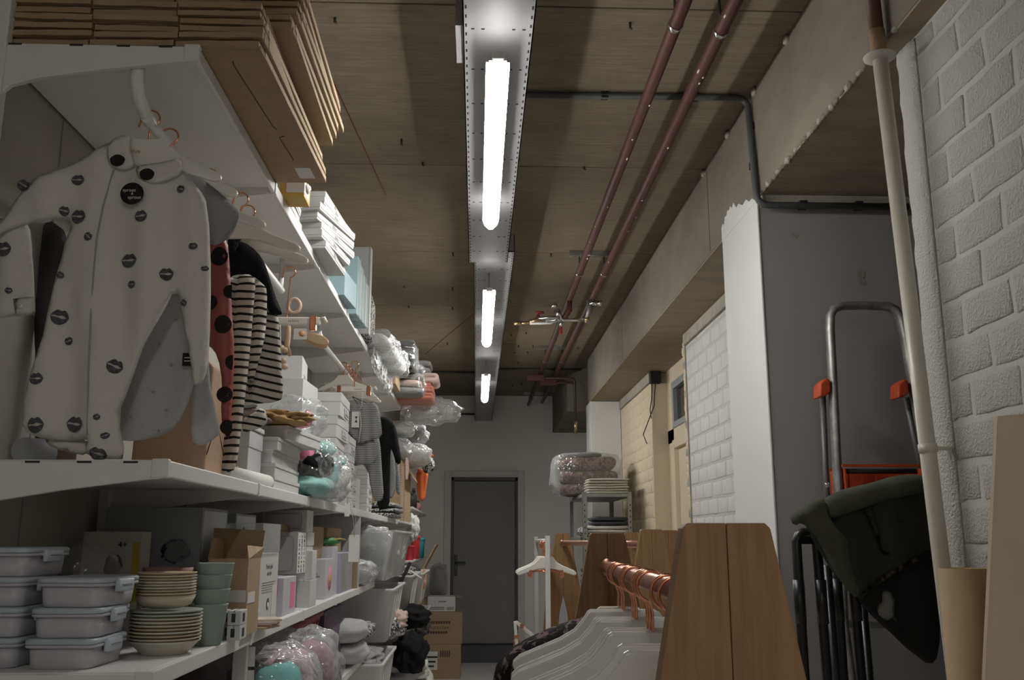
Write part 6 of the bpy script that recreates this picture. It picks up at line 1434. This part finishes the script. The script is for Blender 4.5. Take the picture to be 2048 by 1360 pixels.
# ---- white metal rack with hangers
wr_ = thing('metal_rack', 'slim white metal clothes rack before the end door', 'clothes rack', (.48, 6.3, 0))
p = AY(1095, 1072, 6.3); p2 = AY(1082, 1078, 7.5)
MB().box(p[0]-.016, p[0]+.016, 6.285, 6.315, 0, p[2]).build('post', mat('rack_white', (.70, .70, .70), .4), wr_, bevel=.003)
MB().box(p[0]-.016, p[0]+.016, 7.485, 7.515, 0, p[2]).build('post', mat('rack_grey', (.45, .45, .45), .5), wr_, bevel=.003)
MB().tube([(p[0], 6.3, p[2]-.03), (p[0], 7.5, p[2]-.03)], .013, 10).build('rod', 'rack_white', wr_)
for y in (6.3, 7.5): MB().box(p[0]-.25, p[0]+.25, y-.015, y+.015, 0, .03).build('foot', 'rack_white', wr_)
for k in range(8):
    hanger(p[0]+random.uniform(-.012, .012), 6.37+.055*k, p[2]-.135, 'white clip hanger on the slim white metal rack, '+['nearest', 'second', 'third', 'fourth', 'fifth', 'sixth', 'seventh', 'farthest'][k], .86, 'white clip hangers on the metal rack', 1, .024, random.uniform(-16, 16), .052, clips=k in (0, 3, 6), wr=.0032)
# small low rack piece with clip hangers by the door
lw_ = thing('hanger_holder', 'low wooden holder with two white clip hangers by the velvet garment', 'holder', (.30, 7.4, 0))
c_ = AY(1040, 1275, 7.4)
MB().box(c_[0]-.05, c_[0]+.10, 7.38, 7.42, 0, c_[2]-.02).build('stand', 'rack_wood', lw_, bevel=.003)
MB().box(c_[0]-.045, c_[0]-.02, 7.37, 7.39, c_[2]-.05, c_[2]+.12, rot('Y', -4)).build('hanger_arm', 'hanger_white', lw_, bevel=.006)
MB().box(c_[0]+.02, c_[0]+.045, 7.37, 7.39, c_[2]-.02, c_[2]+.15, rot('Y', -52)).build('hanger_arm', 'hanger_white', lw_, bevel=.006)
MB().box(c_[0]-.05, c_[0]-.01, 7.362, 7.372, c_[2]-.0, c_[2]+.02).build('clip', 'copper', lw_)
MB().box(c_[0]-.0, c_[0]+.025, 7.355, 7.37, c_[2]+.07, c_[2]+.1).build('clip', 'copper', lw_)
# ================================================================== galvanised shelving unit
us = thing('steel_shelving', 'galvanised steel shelving unit at the cream wall', 'shelving', (1.16, 9.1, 0))
fx0, fx1, fy0, fy1 = .955, 1.405, 8.55, 9.75
zt_ = 1.965
mat('galv_dull', (.36, .365, .36), .5, .5, var=.2, vs=9)
for x, y, sx, sy in ((fx0, fy0, 1, 1), (fx1, fy0, -1, 1), (fx0, fy1, 1, -1), (fx1, fy1, -1, -1)):
    pp = MB().box(*sorted((x, x+sx*.04)), *sorted((y, y+sy*.003)), 0, zt_+.01).box(*sorted((x, x+sx*.003)), *sorted((y, y+sy*.04)), 0, zt_+.01).build('post', 'galv_dull', us)
    if y == fy0:
        for k in range(18): MB().box(x+sx*.02-.004, x+sx*.02+.004, y-.001, y, 1.0+.05*k, 1.016+.05*k).build('slot', 'dark', pp)
for z in (zt_, 1.58, 1.1, .6, .15): MB().box(fx0+.004, fx1-.004, fy0+.004, fy1-.004, z-.035, z-.004).build('shelf', 'galv_dull', us, bevel=.003)
blotch('quilt_brown', (.075, .042, .036), (.20, .125, .10), 22, .5, .7, 1.)
qz = zt_-.003
t = folded('folded_towels', 'stack of cream printed cloths on the steel shelving', 'cloths', (1.20, 8.76, qz), (.40, .36, .14), 6, blotch('cream_print', (.62, .60, .55), (.45, .43, .38), 60, .62, .9, 0), seed=12)
t = folded('quilt_pile', 'three brown quilted mats in clear plastic on the steel shelving', 'quilts', (1.08, 9.22, qz), (.56, .52, .37), 3, 'quilt_brown', seed=14, skew=.02)
MB().blob((1.06, 9.20, qz+.20), (.68, .62, .44), 202, .1, 2.6, 4, .6).build('plastic_wrap', 'film', t)
tag(MB().blob((1.06, 9.22, qz+.40), (.34, .36, .06), 203, .1, 2, 3).build('dark_pillow', mat('slate_cloth', (.075, .08, .09), .9)), 'dark slate cushion on top of the quilt pile', 'cushion')
folded('grey_cushions', 'slate grey blanket folded on the second steel shelf', 'blanket', (1.22, 8.80, 1.68), (.36, .38, .075), 2, 'slate_cloth', seed=16)
folded('white_clothes', 'white and beige clothes under the slate blanket', 'clothes', (1.18, 8.78, 1.577), (.42, .40, .10), 3, ['cotton_white', 'cream_print', 'cotton_white'], seed=17)
tag(MB().blob((.99, 8.70, 1.62), (.16, .26, .09), 204, .35, 3, 3).build('striped_cloth', 'bw_print'), 'crumpled striped cloth at the left end of the second steel shelf', 'cloth')
folded('dark_clothes', 'dark floral clothes on the lower steel shelf', 'clothes', (1.16, 8.85, 1.097), (.38, .5, .20), 4, ['floral_velvet', 'slate_cloth'], seed=18)
